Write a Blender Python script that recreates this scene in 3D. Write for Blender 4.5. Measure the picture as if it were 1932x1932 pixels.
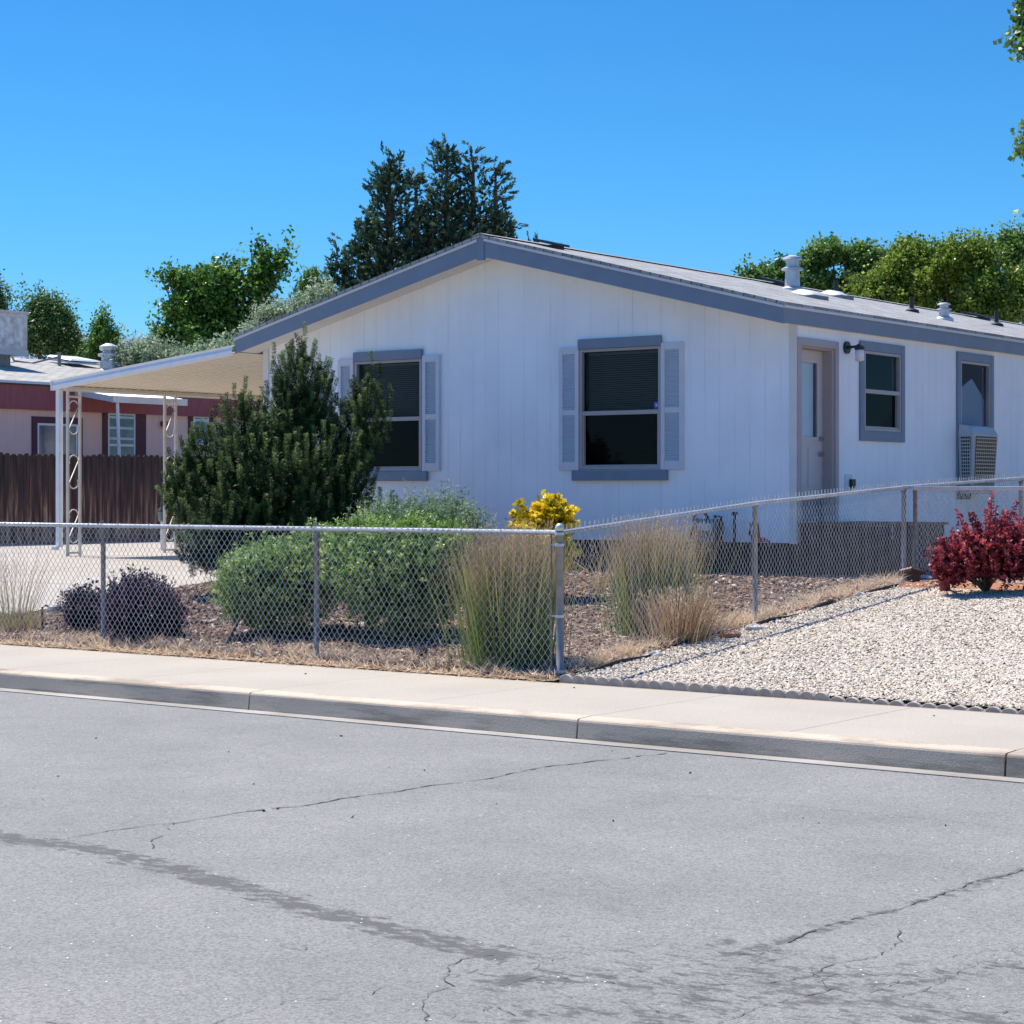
import bpy, math, random
import numpy as np
from mathutils import Vector, Matrix

for o in list(bpy.data.objects):
    bpy.data.objects.remove(o)
S = bpy.context.scene
C = S.collection
R = math.radians
random.seed(7)
RNG = np.random.default_rng(11)

# ------------------------------------------------------------------ camera
EYE = 1.54
FPX, PCX, HY = 3826.0, 966.0, 926.0           # focal length, centre and horizon in pixels of a 1932 px wide view
YAW = math.atan2(.5952, .8036)
cam = bpy.data.cameras.new('camera')
cam.sensor_width = 36
cam.lens = 36 * FPX / 1932
cam.shift_y = -40 / 1932
cam.clip_end = 9000
cam.clip_start = .1
camo = bpy.data.objects.new('camera', cam)
camo.location = (0, 0, EYE)
camo.rotation_euler = (R(90), 0, YAW)
C.objects.link(camo)
S.camera = camo

# ------------------------------------------------------------------ world, sun, exposure
LIGHT = Vector((1.4, -.20, -2.6)).normalized()          # travel direction of the sunlight
w = bpy.data.worlds.new('World')
S.world = w
w.use_nodes = True
nt = w.node_tree
bg = nt.nodes['Background']
sky = nt.nodes.new('ShaderNodeTexSky')
sky.sky_type = 'NISHITA'
sky.sun_disc = False
sky.sun_elevation = math.asin(-LIGHT.z)
sky.sun_rotation = math.atan2(-LIGHT.x, -LIGHT.y)
sky.altitude = 1400
sky.air_density = 1.0
sky.dust_density = .15
sky.ozone_density = 3.0
hs = nt.nodes.new('ShaderNodeHueSaturation')
hs.inputs['Saturation'].default_value = 1.25
tint = nt.nodes.new('ShaderNodeMix'); tint.data_type = 'RGBA'; tint.blend_type = 'MULTIPLY'
tint.inputs[0].default_value = 1; tint.inputs[7].default_value = (.385, .765, .93, 1)      # deep high-desert blue
nt.links.new(sky.outputs[0], hs.inputs['Color'])
nt.links.new(hs.outputs[0], tint.inputs[6])
# sky above the view brightened and blued as added fill for shaded walls
gtc = nt.nodes.new('ShaderNodeTexCoord'); gsp = nt.nodes.new('ShaderNodeSeparateXYZ'); gmr = nt.nodes.new('ShaderNodeMapRange')
gmr.inputs['From Min'].default_value = .27; gmr.inputs['From Max'].default_value = .55
up = nt.nodes.new('ShaderNodeMix'); up.data_type = 'RGBA'; up.blend_type = 'MULTIPLY'; up.inputs[7].default_value = (1.50, 1.56, 1.66, 1)
nt.links.new(gtc.outputs['Generated'], gsp.inputs[0]); nt.links.new(gsp.outputs[2], gmr.inputs['Value'])
nt.links.new(gmr.outputs[0], up.inputs[0]); nt.links.new(tint.outputs[2], up.inputs[6])
lmr = nt.nodes.new('ShaderNodeMapRange'); lmr.inputs['From Min'].default_value = .15; lmr.inputs['From Max'].default_value = .02
low = nt.nodes.new('ShaderNodeMix'); low.data_type = 'RGBA'; low.blend_type = 'MULTIPLY'; low.inputs[7].default_value = (1.05, .86, .97, 1)
nt.links.new(gsp.outputs[2], lmr.inputs['Value']); nt.links.new(lmr.outputs[0], low.inputs[0]); nt.links.new(up.outputs[2], low.inputs[6])
nt.links.new(low.outputs[2], bg.inputs['Color'])
bg.inputs['Strength'].default_value = .11
sl = bpy.data.lights.new('sun', 'SUN')
sl.energy = 5.0
sl.angle = R(.5)
sl.color = (1, .935, .82)
so = bpy.data.objects.new('sun', sl)
so.rotation_euler = LIGHT.to_track_quat('-Z', 'Y').to_euler()
so.location = (-20, 5, 30)
C.objects.link(so)
S.view_settings.view_transform = 'Standard'
S.view_settings.look = 'None'
S.view_settings.exposure = 0.5
S.view_settings.gamma = 1
S.render.film_transparent = False
S.cycles.max_bounces = 8
S.cycles.transparent_max_bounces = 16

# ------------------------------------------------------------------ placing helpers (real distances worked out from the view)
U = (.8036, .5952)      # camera right in world x,y
V = (-.5952, .8036)     # camera forward in world x,y
def at(px, py, Z):
    xc = (px - PCX) / FPX * Z
    return Vector((U[0]*xc + V[0]*Z, U[1]*xc + V[1]*Z, EYE - (py - HY) / FPX * Z))
def on_y(px, py, Y):
    r = (px - PCX) / FPX
    return at(px, py, Y / (.5952*r + .8036))
def on_x(px, py, X):
    r = (px - PCX) / FPX
    return at(px, py, X / (.8036*r - .5952))
def gz(x, y):
    return min(max(.085 * (y - 13.2), 0), .56)
def on_g(px, py):
    z = .3
    for _ in range(40):
        p = at(px, py, (EYE - z) * FPX / (py - HY))
        z = .5*z + .5*gz(p.x, p.y)
    return Vector((p.x, p.y, gz(p.x, p.y)))
def on_z(px, py, z):
    return at(px, py, (EYE - z) * FPX / (py - HY))
def depth(p):
    return V[0]*p[0] + V[1]*p[1]

# ------------------------------------------------------------------ materials
def mat(name, col, rough=.6, metal=0, var=.0, vscale=6, bump=0, bscale=40, spec=.5, col2=None, vdetail=4, stretch=None):
    m = bpy.data.materials.new(name)
    m.use_nodes = True
    n, l = m.node_tree.nodes, m.node_tree.links
    b = n['Principled BSDF']
    b.inputs['Roughness'].default_value = rough
    b.inputs['Metallic'].default_value = metal
    b.inputs['Specular IOR Level'].default_value = spec
    b.inputs['Base Color'].default_value = (*col, 1)
    if var or bump or col2:
        tc = n.new('ShaderNodeTexCoord')
        mp = n.new('ShaderNodeMapping')
        if stretch: mp.inputs['Scale'].default_value = stretch
        # world-sized coordinates: Geometry position
        ge = n.new('ShaderNodeNewGeometry')
        l.new(ge.outputs['Position'], mp.inputs['Vector'])
    if var or col2:
        no = n.new('ShaderNodeTexNoise')
        no.inputs['Scale'].default_value = vscale
        no.inputs['Detail'].default_value = vdetail
        l.new(mp.outputs[0], no.inputs['Vector'])
        rp = n.new('ShaderNodeValToRGB')
        c2 = col2 or tuple(c*(1-var) for c in col)
        c1 = col if col2 else tuple(min(1, c*(1+var*.6)) for c in col)
        rp.color_ramp.elements[0].color = (*c2, 1)
        rp.color_ramp.elements[0].position = .34
        rp.color_ramp.elements[1].color = (*c1, 1)
        rp.color_ramp.elements[1].position = .66
        l.new(no.outputs['Fac'], rp.inputs[0])
        l.new(rp.outputs[0], b.inputs['Base Color'])
    if bump:
        n2 = n.new('ShaderNodeTexNoise')
        n2.inputs['Scale'].default_value = bscale
        n2.inputs['Detail'].default_value = 5
        l.new(mp.outputs[0], n2.inputs['Vector'])
        bp = n.new('ShaderNodeBump')
        bp.inputs['Strength'].default_value = bump
        bp.inputs['Distance'].default_value = .01
        l.new(n2.outputs['Fac'], bp.inputs['Height'])
        l.new(bp.outputs[0], b.inputs['Normal'])
    return m
def N(m, t, **kw):
    x = m.node_tree.nodes.new(t)
    for k, v in kw.items():
        if k in x.inputs: x.inputs[k].default_value = v
        else: setattr(x, k, v)
    return x
def math_node(m, op, a, b=None, c=None):
    x = m.node_tree.nodes.new('ShaderNodeMath'); x.operation = op
    for i, v in enumerate((a, b, c)):
        if v is None: continue
        if isinstance(v, (int, float)): x.inputs[i].default_value = v
        else: m.node_tree.links.new(v, x.inputs[i])
    return x.outputs[0]
def ramp(m, fac, stops):
    x = m.node_tree.nodes.new('ShaderNodeValToRGB')
    el = x.color_ramp.elements
    while len(el) < len(stops): el.new(.5)
    for e, (p, c) in zip(el, stops):
        e.position = p; e.color = (*c, 1) if len(c) == 3 else c
    m.node_tree.links.new(fac, x.inputs[0])
    return x.outputs[0]
def mixc(m, fac, a, b, mode='MIX'):
    x = m.node_tree.nodes.new('ShaderNodeMix'); x.data_type = 'RGBA'; x.blend_type = mode
    l = m.node_tree.links
    for i, v in ((0, fac), (6, a), (7, b)):
        if isinstance(v, (int, float)): x.inputs[i].default_value = v
        elif isinstance(v, tuple): x.inputs[i].default_value = (*v, 1)
        else: l.new(v, x.inputs[i])
    return x.outputs[2]

def leaf_mat(name, stops, rough=.45, trans=.3, spec=.4):
    """colours picked by a per-leaf number stored on the mesh"""
    m = bpy.data.materials.new(name); m.use_nodes = True
    n, l = m.node_tree.nodes, m.node_tree.links
    b = n['Principled BSDF']
    b.inputs['Roughness'].default_value = rough
    b.inputs['Specular IOR Level'].default_value = spec*.6
    a = N(m, 'ShaderNodeAttribute', attribute_name='tone')
    c = ramp(m, a.outputs['Fac'], stops)
    l.new(c, b.inputs['Base Color'])
    t = n.new('ShaderNodeBsdfTranslucent')
    hsn = n.new('ShaderNodeHueSaturation'); hsn.inputs['Value'].default_value = 1.6
    l.new(c, hsn.inputs['Color']); l.new(hsn.outputs[0], t.inputs['Color'])
    mx = n.new('ShaderNodeMixShader'); mx.inputs[0].default_value = trans
    l.new(b.outputs[0], mx.inputs[1]); l.new(t.outputs[0], mx.inputs[2])
    l.new(mx.outputs[0], n['Material Output'].inputs['Surface'])
    return m

M = {}
# siding: white painted panels with vertical grooves every 203 mm
def siding(name, col, axis):
    m = mat(name, col, .55, var=.05, vscale=1.3)
    l = m.node_tree.links
    b = m.node_tree.nodes['Principled BSDF']
    ge = N(m, 'ShaderNodeNewGeometry'); sp = N(m, 'ShaderNodeSeparateXYZ')
    l.new(ge.outputs['Position'], sp.inputs[0])
    f = math_node(m, 'FRACT', math_node(m, 'MULTIPLY', math_node(m, 'ADD', sp.outputs[axis], 100), 1/.203))
    groove = math_node(m, 'LESS_THAN', math_node(m, 'ABSOLUTE', math_node(m, 'SUBTRACT', f, .5)), .016)
    no = N(m, 'ShaderNodeTexNoise', Scale=1.0, Detail=3)
    mp = N(m, 'ShaderNodeMapping'); mp.inputs['Scale'].default_value = (30, 30, 1.2)
    l.new(ge.outputs['Position'], mp.inputs[0]); l.new(mp.outputs[0], no.inputs['Vector'])
    src = b.inputs['Base Color'].links[0].from_socket
    g2 = math_node(m, 'MULTIPLY', groove, math_node(m, 'ADD', math_node(m, 'MULTIPLY', no.outputs['Fac'], 1.7), -.62))
    n5 = N(m, 'ShaderNodeTexNoise', Scale=1.0, Detail=7, Roughness=.65); mp5 = N(m, 'ShaderNodeMapping'); mp5.inputs['Scale'].default_value = (3.2, 3.2, .35)
    l.new(ge.outputs['Position'], mp5.inputs[0]); l.new(mp5.outputs[0], n5.inputs['Vector'])      # faint rain streaks
    src = mixc(m, 1.0, src, ramp(m, n5.outputs['Fac'], [(.3, (.96, .955, .95)), (.6, (1.01, 1.01, 1.01))]), 'MULTIPLY')
    l.new(mixc(m, g2, src, tuple(c*.42 for c in col)), b.inputs['Base Color'])
    h = math_node(m, 'SUBTRACT', math_node(m, 'MULTIPLY', no.outputs['Fac'], .25), groove)
    bp = N(m, 'ShaderNodeBump', Strength=.35, Distance=.006)
    l.new(h, bp.inputs['Height']); l.new(bp.outputs[0], b.inputs['Normal'])
    return m
M['siding_x'] = siding('white_siding_front', (.93, .93, .94), 0)
M['siding_y'] = siding('white_siding_side', (.93, .93, .94), 1)
M['pink'] = siding('pink_siding', (.90, .60, .49), 1)
M['soffit'] = mat('soffit_white', (.74, .72, .68), .6, var=.04)
M['trim'] = mat('slate_trim', (.195, .24, .31), .5, var=.06, vscale=4, bump=.05)
M['shutter'] = mat('lilac_grey_shutter', (.66, .66, .70), .5, var=.03)
M['frame'] = mat('bronze_frame', (.42, .37, .35), .4, var=.05)
M['taupe'] = mat('taupe_paint', (.44, .37, .355), .5, var=.05, vscale=3)
M['door'] = mat('door_paint', (.60, .53, .50), .45, var=.05, vscale=3)
M['dark'] = mat('dark_paint', (.055, .055, .065), .6, var=.2)
M['skirt'] = mat('dark_skirting', (.022, .02, .02), .8, var=.3, bump=.2)
M['black'] = mat('black_metal', (.02, .02, .022), .45)
M['galv'] = mat('galvanised', (.215, .22, .225), .5, .2, var=.22, vscale=14, bump=.06, bscale=60)
M['galv_l'] = mat('galvanised_bright', (.56, .58, .60), .42, .35, var=.15, vscale=9)
M['wire'] = mat('fence_wire', (.62, .63, .64), .45, .35, var=.2, vscale=8)
M['alu'] = mat('white_aluminium', (.78, .79, .80), .35, .0, var=.05)
M['cream'] = mat('cream_metal', (.74, .67, .55), .5, var=.04, vscale=2)
M['burg'] = mat('burgundy_paint', (.33, .075, .08), .55, var=.14, vscale=3, stretch=(1, 4, 1))
M['maroon'] = mat('dark_maroon_trim', (.095, .02, .028), .55, var=.1)
M['iron'] = mat('cream_iron', (.72, .66, .58), .45, var=.08)
M['copper'] = mat('copper_pipe', (.45, .13, .08), .4, .5, var=.2)
M['meter'] = mat('meter_grey', (.14, .18, .19), .4, .3, var=.15)
M['trunk'] = mat('bark', (.13, .095, .07), .9, var=.4, vscale=14, bump=.6, bscale=30, stretch=(1, 1, .25))
M['brass'] = mat('satin_nickel', (.55, .53, .5), .3, 1)
M['plastic'] = mat('cooler_plastic', (.50, .49, .48), .5, var=.05)
M['grille'] = mat('grille_tan', (.46, .38, .26), .5)
M['sticker'] = mat('violet_sticker', (.16, .10, .5), .5)
M['reflection_and_blind'] = mat('pale_blue_reflection_blind', (.62, .78, .90), .7, var=.04)  # window reflection painted as colour; also colours the neighbour's blinds
M['bulbglass'] = mat('lamp_glass', (.75, .76, .74), .15)
M['blind'] = mat('blind_slat', (.22, .23, .24), .5)
M['inside'] = mat('room_dark', (.018, .017, .018), .9)
M['rubber'] = mat('black_rubber', (.03, .03, .03), .7)
M['rock'] = mat('border_rock', (.36, .22, .15), .9, var=.35, vscale=10, bump=.5, bscale=20)
M['rock_w'] = mat('pale_rock', (.55, .52, .48), .9, var=.2, vscale=10, bump=.5, bscale=20)
M['edging'] = mat('edging_concrete', (.50, .42, .34), .9, var=.2, vscale=12, bump=.3, bscale=50)
M['stick'] = mat('weathered_stick', (.07, .06, .055), .9)

def glass(name, tint, tr, refl=.2):          # insect screens dull the reflection
    m = bpy.data.materials.new(name); m.use_nodes = True
    n, l = m.node_tree.nodes, m.node_tree.links
    n.remove(n['Principled BSDF'])
    g = N(m, 'ShaderNodeBsdfGlossy', Roughness=.015); g.inputs['Color'].default_value = (.95, .97, 1, 1)
    t = N(m, 'ShaderNodeBsdfTransparent'); t.inputs['Color'].default_value = (*[c*tr for c in tint], 1)
    fr = N(m, 'ShaderNodeFresnel', IOR=1.5)
    mx = n.new('ShaderNodeMixShader')
    l.new(math_node(m, 'MULTIPLY', fr.outputs[0], refl), mx.inputs[0]); l.new(t.outputs[0], mx.inputs[1]); l.new(g.outputs[0], mx.inputs[2])
    l.new(mx.outputs[0], n['Material Output'].inputs['Surface'])
    return m
M['glass'] = glass('window_glass', (.9, .95, 1), .62, .3)
M['glass_dark'] = glass('screened_glass', (.8, .85, 1), .18)
M['glass_door'] = mat('frosted_door_glass', (.42, .52, .58), .25, spec=.7, var=.06, vscale=2)
M['glass_n'] = mat('neighbour_glass', (.05, .07, .09), .12, spec=.8, col2=(.17, .21, .24), var=.1, vscale=2.5)

def shingle(name, c1, c2, sc):
    m = mat(name, c1, .9, var=.1)
    l = m.node_tree.links; b = m.node_tree.nodes['Principled BSDF']
    ge = N(m, 'ShaderNodeNewGeometry')
    mp = N(m, 'ShaderNodeMapping'); mp.inputs['Rotation'].default_value = (0, 0, R(90))
    l.new(ge.outputs['Position'], mp.inputs[0])
    br = N(m, 'ShaderNodeTexBrick', Scale=1.0); br.offset = .5
    br.inputs['Brick Width'].default_value = .30; br.inputs['Row Height'].default_value = .14
    br.inputs['Mortar Size'].default_value = .008; br.inputs['Bias'].default_value = 0
    br.inputs['Color1'].default_value = (*c1, 1); br.inputs['Color2'].default_value = (*c2, 1)
    br.inputs['Mortar'].default_value = (*[c*.35 for c in c2], 1)
    l.new(mp.outputs[0], br.inputs['Vector'])
    no = N(m, 'ShaderNodeTexNoise', Scale=sc, Detail=5)
    l.new(ge.outputs['Position'], no.inputs['Vector'])
    v = ramp(m, no.outputs['Fac'], [(.3, (.7, .7, .7)), (.7, (1.15, 1.15, 1.15))])
    l.new(mixc(m, 1.0, br.outputs['Color'], v, 'MULTIPLY'), b.inputs['Base Color'])
    bp = N(m, 'ShaderNodeBump', Strength=.5, Distance=.01)
    l.new(br.outputs['Fac'], bp.inputs['Height']); bp.invert = True
    l.new(bp.outputs[0], b.inputs['Normal'])
    return m
M['shingle'] = shingle('grey_shingles', (.44, .435, .42), (.27, .27, .265), 30)
M['shingle_n'] = shingle('pale_shingles', (.52, .50, .45), (.35, .335, .30), 40)

# ------------------------------------------------------------------ mesh building
class MB:
    def __init__(s): s.v, s.f, s.m = [], [], []
    def add(s, vs, fs):
        k = len(s.v); s.v += [tuple(v) for v in vs]; s.f += [tuple(i+k for i in f) for f in fs]; return s
    def box(s, x0, x1, y0, y1, z0, z1, mt=None):
        vs = [Vector(p) for p in ((x0,y0,z0),(x1,y0,z0),(x1,y1,z0),(x0,y1,z0),(x0,y0,z1),(x1,y0,z1),(x1,y1,z1),(x0,y1,z1))]
        if mt is not None: vs = [mt @ v for v in vs]
        return s.add(vs, [(0,3,2,1),(4,5,6,7),(0,1,5,4),(1,2,6,5),(2,3,7,6),(3,0,4,7)])
    def quad(s, a, b, c, d): return s.add([a, b, c, d], [(0, 1, 2, 3)])
    def poly(s, pts): return s.add(pts, [tuple(range(len(pts)))])
    def prism(s, pts, off):
        """closed outline pts pushed by vector off"""
        n = len(pts); off = Vector(off)
        vs = [Vector(p) for p in pts] + [Vector(p)+off for p in pts]
        fs = [tuple(range(n))[::-1], tuple(range(n, 2*n))] + [(i, (i+1) % n, (i+1) % n+n, i+n) for i in range(n)]
        return s.add(vs, fs)
    def tube(s, pts, rad, n=8, cap=True):
        pts = [Vector(p) for p in pts]
        if not isinstance(rad, (list, tuple)): rad = [rad]*len(pts)
        vs = []
        up = Vector((0, 0, 1))
        for i, p in enumerate(pts):
            d = (pts[min(i+1, len(pts)-1)] - pts[max(i-1, 0)]).normalized()
            a = d.cross(up if abs(d.z) < .95 else Vector((1, 0, 0))).normalized(); b = d.cross(a)
            for k in range(n):
                t = 2*math.pi*k/n
                vs.append(p + (a*math.cos(t) + b*math.sin(t))*rad[i])
        fs = []
        for i in range(len(pts)-1):
            for k in range(n):
                fs.append((i*n+k, i*n+(k+1) % n, (i+1)*n+(k+1) % n, (i+1)*n+k))
        if cap: fs += [tuple(range(n)), tuple(range((len(pts)-1)*n, len(pts)*n))[::-1]]
        return s.add(vs, fs)
    def lathe(s, prof, cx, cy, n=20):
        vs = []
        for r, z in prof:
            for k in range(n):
                t = 2*math.pi*k/n; vs.append((cx+r*math.cos(t), cy+r*math.sin(t), z))
        fs = [(i*n+k, i*n+(k+1) % n, (i+1)*n+(k+1) % n, (i+1)*n+k) for i in range(len(prof)-1) for k in range(n)]
        fs += [tuple(range(n))[::-1], tuple(range((len(prof)-1)*n, len(prof)*n))]
        return s.add(vs, fs)
    def build(s, name, m, parent=None, bevel=0, smooth=False, label=None):
        me = bpy.data.meshes.new(name)
        vs = np.array(s.v, dtype=np.float64)
        c = (vs.min(0)+vs.max(0))/2; c[2] = vs[:, 2].min()
        me.from_pydata((vs-c).tolist(), [], s.f)
        return finish(me, name, m, parent, Vector(c), bevel, smooth, label)
WL = {}
def finish(me, name, m, parent, c, bevel=0, smooth=False, label=None):
    me.update()
    o = bpy.data.objects.new(name, me)
    C.objects.link(o)
    if m is not None: me.materials.append(m)
    WL[o.name] = Vector(c)
    if parent is not None:
        o.parent = parent; o.location = Vector(c) - WL[parent.name]
    else: o.location = c
    if smooth:
        for p in me.polygons: p.use_smooth = True
    if bevel:
        b = o.modifiers.new('bevel', 'BEVEL'); b.width = bevel; b.segments = 2; b.limit_method = 'ANGLE'
    if label: o['label'] = label
    return o
def thing(name, label, cat, loc, group=None):
    o = bpy.data.objects.new(name, None); C.objects.link(o)
    o.location = loc; o.empty_display_size = .2
    WL[o.name] = Vector(loc)
    o['label'] = label; o['category'] = cat
    if group: o['group'] = group
    return o
def tag(o, label, cat, group=None, kind=None):
    o['label'] = label; o['category'] = cat
    if group: o['group'] = group
    if kind: o['kind'] = kind
    return o
def struct(o): o['kind'] = 'structure'; return o

def fast_mesh(name, verts, quads, tone, m, parent=None, smooth=False, n=4):
    """verts (N,3), quads (K,n) arrays; tone per vertex"""
    verts = np.asarray(verts, dtype=np.float64)
    c = (verts.min(0)+verts.max(0))/2; c[2] = verts[:, 2].min()
    me = bpy.data.meshes.new(name)
    K = len(quads)
    me.vertices.add(len(verts)); me.vertices.foreach_set('co', (verts-c).astype(np.float32).ravel())
    me.loops.add(K*n); me.loops.foreach_set('vertex_index', np.asarray(quads, dtype=np.int32).ravel())
    me.polygons.add(K)
    me.polygons.foreach_set('loop_start', np.arange(0, K*n, n, dtype=np.int32))
    me.polygons.foreach_set('loop_total', np.full(K, n, dtype=np.int32))
    if smooth: me.polygons.foreach_set('use_smooth', np.ones(K, dtype=bool))
    if tone is not None:
        a = me.attributes.new('tone', 'FLOAT', 'POINT'); a.data.foreach_set('value', np.asarray(tone, dtype=np.float32))
    me.update(calc_edges=True)
    return finish(me, name, m, parent, Vector(c))

def norm(a): return a / np.maximum(np.linalg.norm(a, axis=-1, keepdims=True), 1e-9)
def leaves(P, D, L, W, T):
    """rhombus leaves: base P, direction D, length L, half width W, tone T"""
    r = norm(RNG.normal(size=P.shape)); side = norm(np.cross(D, r))
    Lc, Wc = L[:, None], W[:, None]
    nn = norm(np.cross(D, side))
    a = P; b = P + D*Lc*.5 + side*Wc; c = P + D*Lc + nn*Lc*.1; d = P + D*Lc*.5 - side*Wc
    vs = np.stack([a, b, c, d], 1).reshape(-1, 3)
    q = np.arange(len(P)*4).reshape(-1, 4)
    return vs, q, np.repeat(T, 4)
def blades(P, D, L, W, T0, T1, droop=.3, seg=4):
    """long curved blades; tone runs from T0 at the foot to T1 at the tip"""
    n = len(P); side = norm(np.cross(D, RNG.normal(size=P.shape)))
    hor = D.copy(); hor[:, 2] = 0; hor = norm(hor + RNG.normal(size=P.shape)*[.05, .05, 0])
    vs = []; tn = []
    for k in range(seg+1):
        t = k/seg
        p = P + D*(L*t)[:, None] + (hor*[1, 1, 0] - np.array([0, 0, .55]))*(L*droop*t*t)[:, None]
        wd = W*(1-t**1.6*.92)
        vs.append(p - side*wd[:, None]); vs.append(p + side*wd[:, None])
        tn.append(T0+(T1-T0)*t); tn.append(T0+(T1-T0)*t)
    vs = np.stack(vs, 1); tn = np.stack(tn, 1); m2 = 2*(seg+1)
    base = (np.arange(n)*m2)[:, None]
    q = np.concatenate([base + np.array([2*k, 2*k+1, 2*k+3, 2*k+2]) for k in range(seg)], 0)
    return vs.reshape(-1, 3), q, tn.ravel()
def merge(parts):
    vs, qs, ts, k = [], [], [], 0
    for v, q, t in parts:
        vs.append(v); qs.append(q+k); ts.append(t); k += len(v)
    return np.concatenate(vs), np.concatenate(qs), np.concatenate(ts)
def sprays(P, D, L, n, leaf, hw, out, T, tip=.25, jit=.3):
    """needle or leaf tufts along short shoots P + D*L"""
    k = len(P)
    t = RNG.random((k, n))**.8
    Pp = P[:, None] + D[:, None]*(L[:, None]*t)[..., None]
    rd = norm(RNG.normal(size=(k, n, 3)))
    rd = norm(rd - D[:, None]*np.sum(rd*D[:, None], -1, keepdims=True))
    dd = norm(rd*out + D[:, None]*(1-out+.25*RNG.random((k, n, 1))))
    ll = leaf*(.75+.5*RNG.random((k, n)))
    tt = np.clip(T[:, None] + (t-.5)*tip + RNG.normal(size=(k, n))*jit*.4, 0, 1)
    return leaves(Pp.reshape(-1, 3), dd.reshape(-1, 3), ll.ravel(), np.full(k*n, hw), tt.ravel())

def blob_px(px, py, Z, rx, ry, rd=None):
    """an ellipsoid of foliage given by its middle, its distance and its half sizes in view pixels"""
    s = Z/FPX; p = at(px, py, Z)
    return (np.array(p), rx*s, (rd if rd else rx*s), ry*s)
Uv, Vv, Zv = np.array([*U, 0]), np.array([*V, 0]), np.array([0, 0, 1.])
def crown(blobs, n_cl, n_leaf, cl_r, leaf, hw, shell=.45, up=.15, flat=1., gap=-9):
    """leaf clumps spread in the blobs' volume, leaves gathered round each clump centre"""
    blobs = [(b[0], *[max(x-cl_r*.55, x*.4) for x in b[1:]]) for b in blobs]
    vol = np.array([b[1]*b[2]*b[3] for b in blobs])**.75; vol /= vol.sum()
    P, Dn, T = [], [], []
    for b, f in zip(blobs, vol):
        k = max(3, int(n_cl*f*1.5))
        d = norm(RNG.normal(size=(k, 3)))
        r = (shell + (1-shell)*RNG.random(k)**.6)*(.78+.42*RNG.random(k)**1.6)
        q = d*r[:, None]
        c = b[0] + Uv*(q[:, :1]*b[1]) + Vv*(q[:, 1:2]*b[2]) + Zv*(q[:, 2:3]*b[3])
        fr_ = 1.05/max(cl_r, .1)*.75      # clumps missing where a slow 3-D pattern dips: gaps and notches
        g_ = np.sin(c[:, 0]*fr_+1.3)*np.sin(c[:, 1]*fr_*.9+.4)+np.sin(c[:, 2]*fr_*1.15+2)*np.cos(c[:, 0]*fr_*.6)
        c = c[g_ > gap]; k = len(c)
        if k == 0: continue
        m = n_leaf
        axis = norm(c - (b[0] - Zv*b[3]*.8) + RNG.normal(size=(k, 3))*[.7, .7, .45]*max(b[1:]) *.55)
        tt_ = RNG.random((k, m, 1))
        g3 = np.clip(RNG.normal(size=(k, m, 3)), -1.7, 1.7)
        sz = cl_r*(.45+1.0*RNG.random((k, 1, 1))**1.5)
        off = axis[:, None]*(tt_-.35)*sz*2.3 + g3*sz*(.52-.30*tt_)*np.array([1, 1, flat])
        P.append((c[:, None]+off).reshape(-1, 3))
        T.append(np.clip(np.repeat(RNG.random(k), m)*.55 + RNG.random(k*m)*.45, 0, 1))
    P = np.concatenate(P); T = np.concatenate(T)
    D = norm(RNG.normal(size=P.shape) + [0, 0, up])
    L = leaf*(.65+.7*RNG.random(len(P)))
    return leaves(P, D, L, L/leaf*hw, T)
def trunk_limbs(base, blobs, r0, parent, name='trunk'):
    mb = MB(); top = Vector(np.mean([b[0] for b in blobs], axis=0))
    base = Vector(base)
    fork = base.lerp(Vector((top.x, top.y, base.z + (top.z-base.z)*.5)), 1)
    mb.tube([base, base.lerp(fork, .5) + Vector((.05, .03, 0)), fork], [r0, r0*.8, r0*.6], 10)
    for b in blobs:
        e = Vector(b[0]) + Vector((0, 0, b[3]*.4))
        mid = fork.lerp(e, .5) + Vector((random.uniform(-.2, .2), random.uniform(-.2, .2), .1))
        mb.tube([fork, mid, e], [r0*.5, r0*.28, r0*.08], 6)
    return mb.build(name, M['trunk'], parent, smooth=True)

# ================================================================== SETTING
# ---- ground
mg = mat('dry_earth', (.30, .235, .17), .95, col2=(.20, .15, .11), var=.2, vscale=1.2, bump=.5, bscale=20)
ys = [-400, -40, 3.0, 11.0, 11.35, 13.15, 13.2, 19.79, 24, 60, 300, 4000]
zs = [-.25, -.25, -.25, -.25, -.20, -.06, -.012, .548, .548, .5, .5, .5]
b = MB()
for i in range(len(ys)-1):
    b.quad((-4000, ys[i], zs[i]), (4000, ys[i], zs[i]), (4000, ys[i+1], zs[i+1]), (-4000, ys[i+1], zs[i+1]))
struct(b.build('ground', mg))

# ---- distant hills
mh = mat('hazy_far_hill', (.17, .25, .40), 1, var=.15, vscale=.004)  # bluish distance haze painted into the hill colour
b = MB(); hp = []
for i in range(61):
    x = -4200 + i*90
    hp.append((x, 262 + 62*math.sin((x+3147)*.0016+1.57) + 14*math.sin(i*.83) + 9*math.sin(i*2.1)))
for i in range(60):
    x0, h0 = hp[i]; x1, h1 = hp[i+1]
    b.quad((x0, 2300, -5), (x1, 2300, -5), (x1, 2900, h1), (x0, 2900, h0))
    b.quad((x0, 2900, h0), (x1, 2900, h1), (x1, 3500, -5), (x0, 3500, -5))
struct(b.build('hills', mh, smooth=True))

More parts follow.
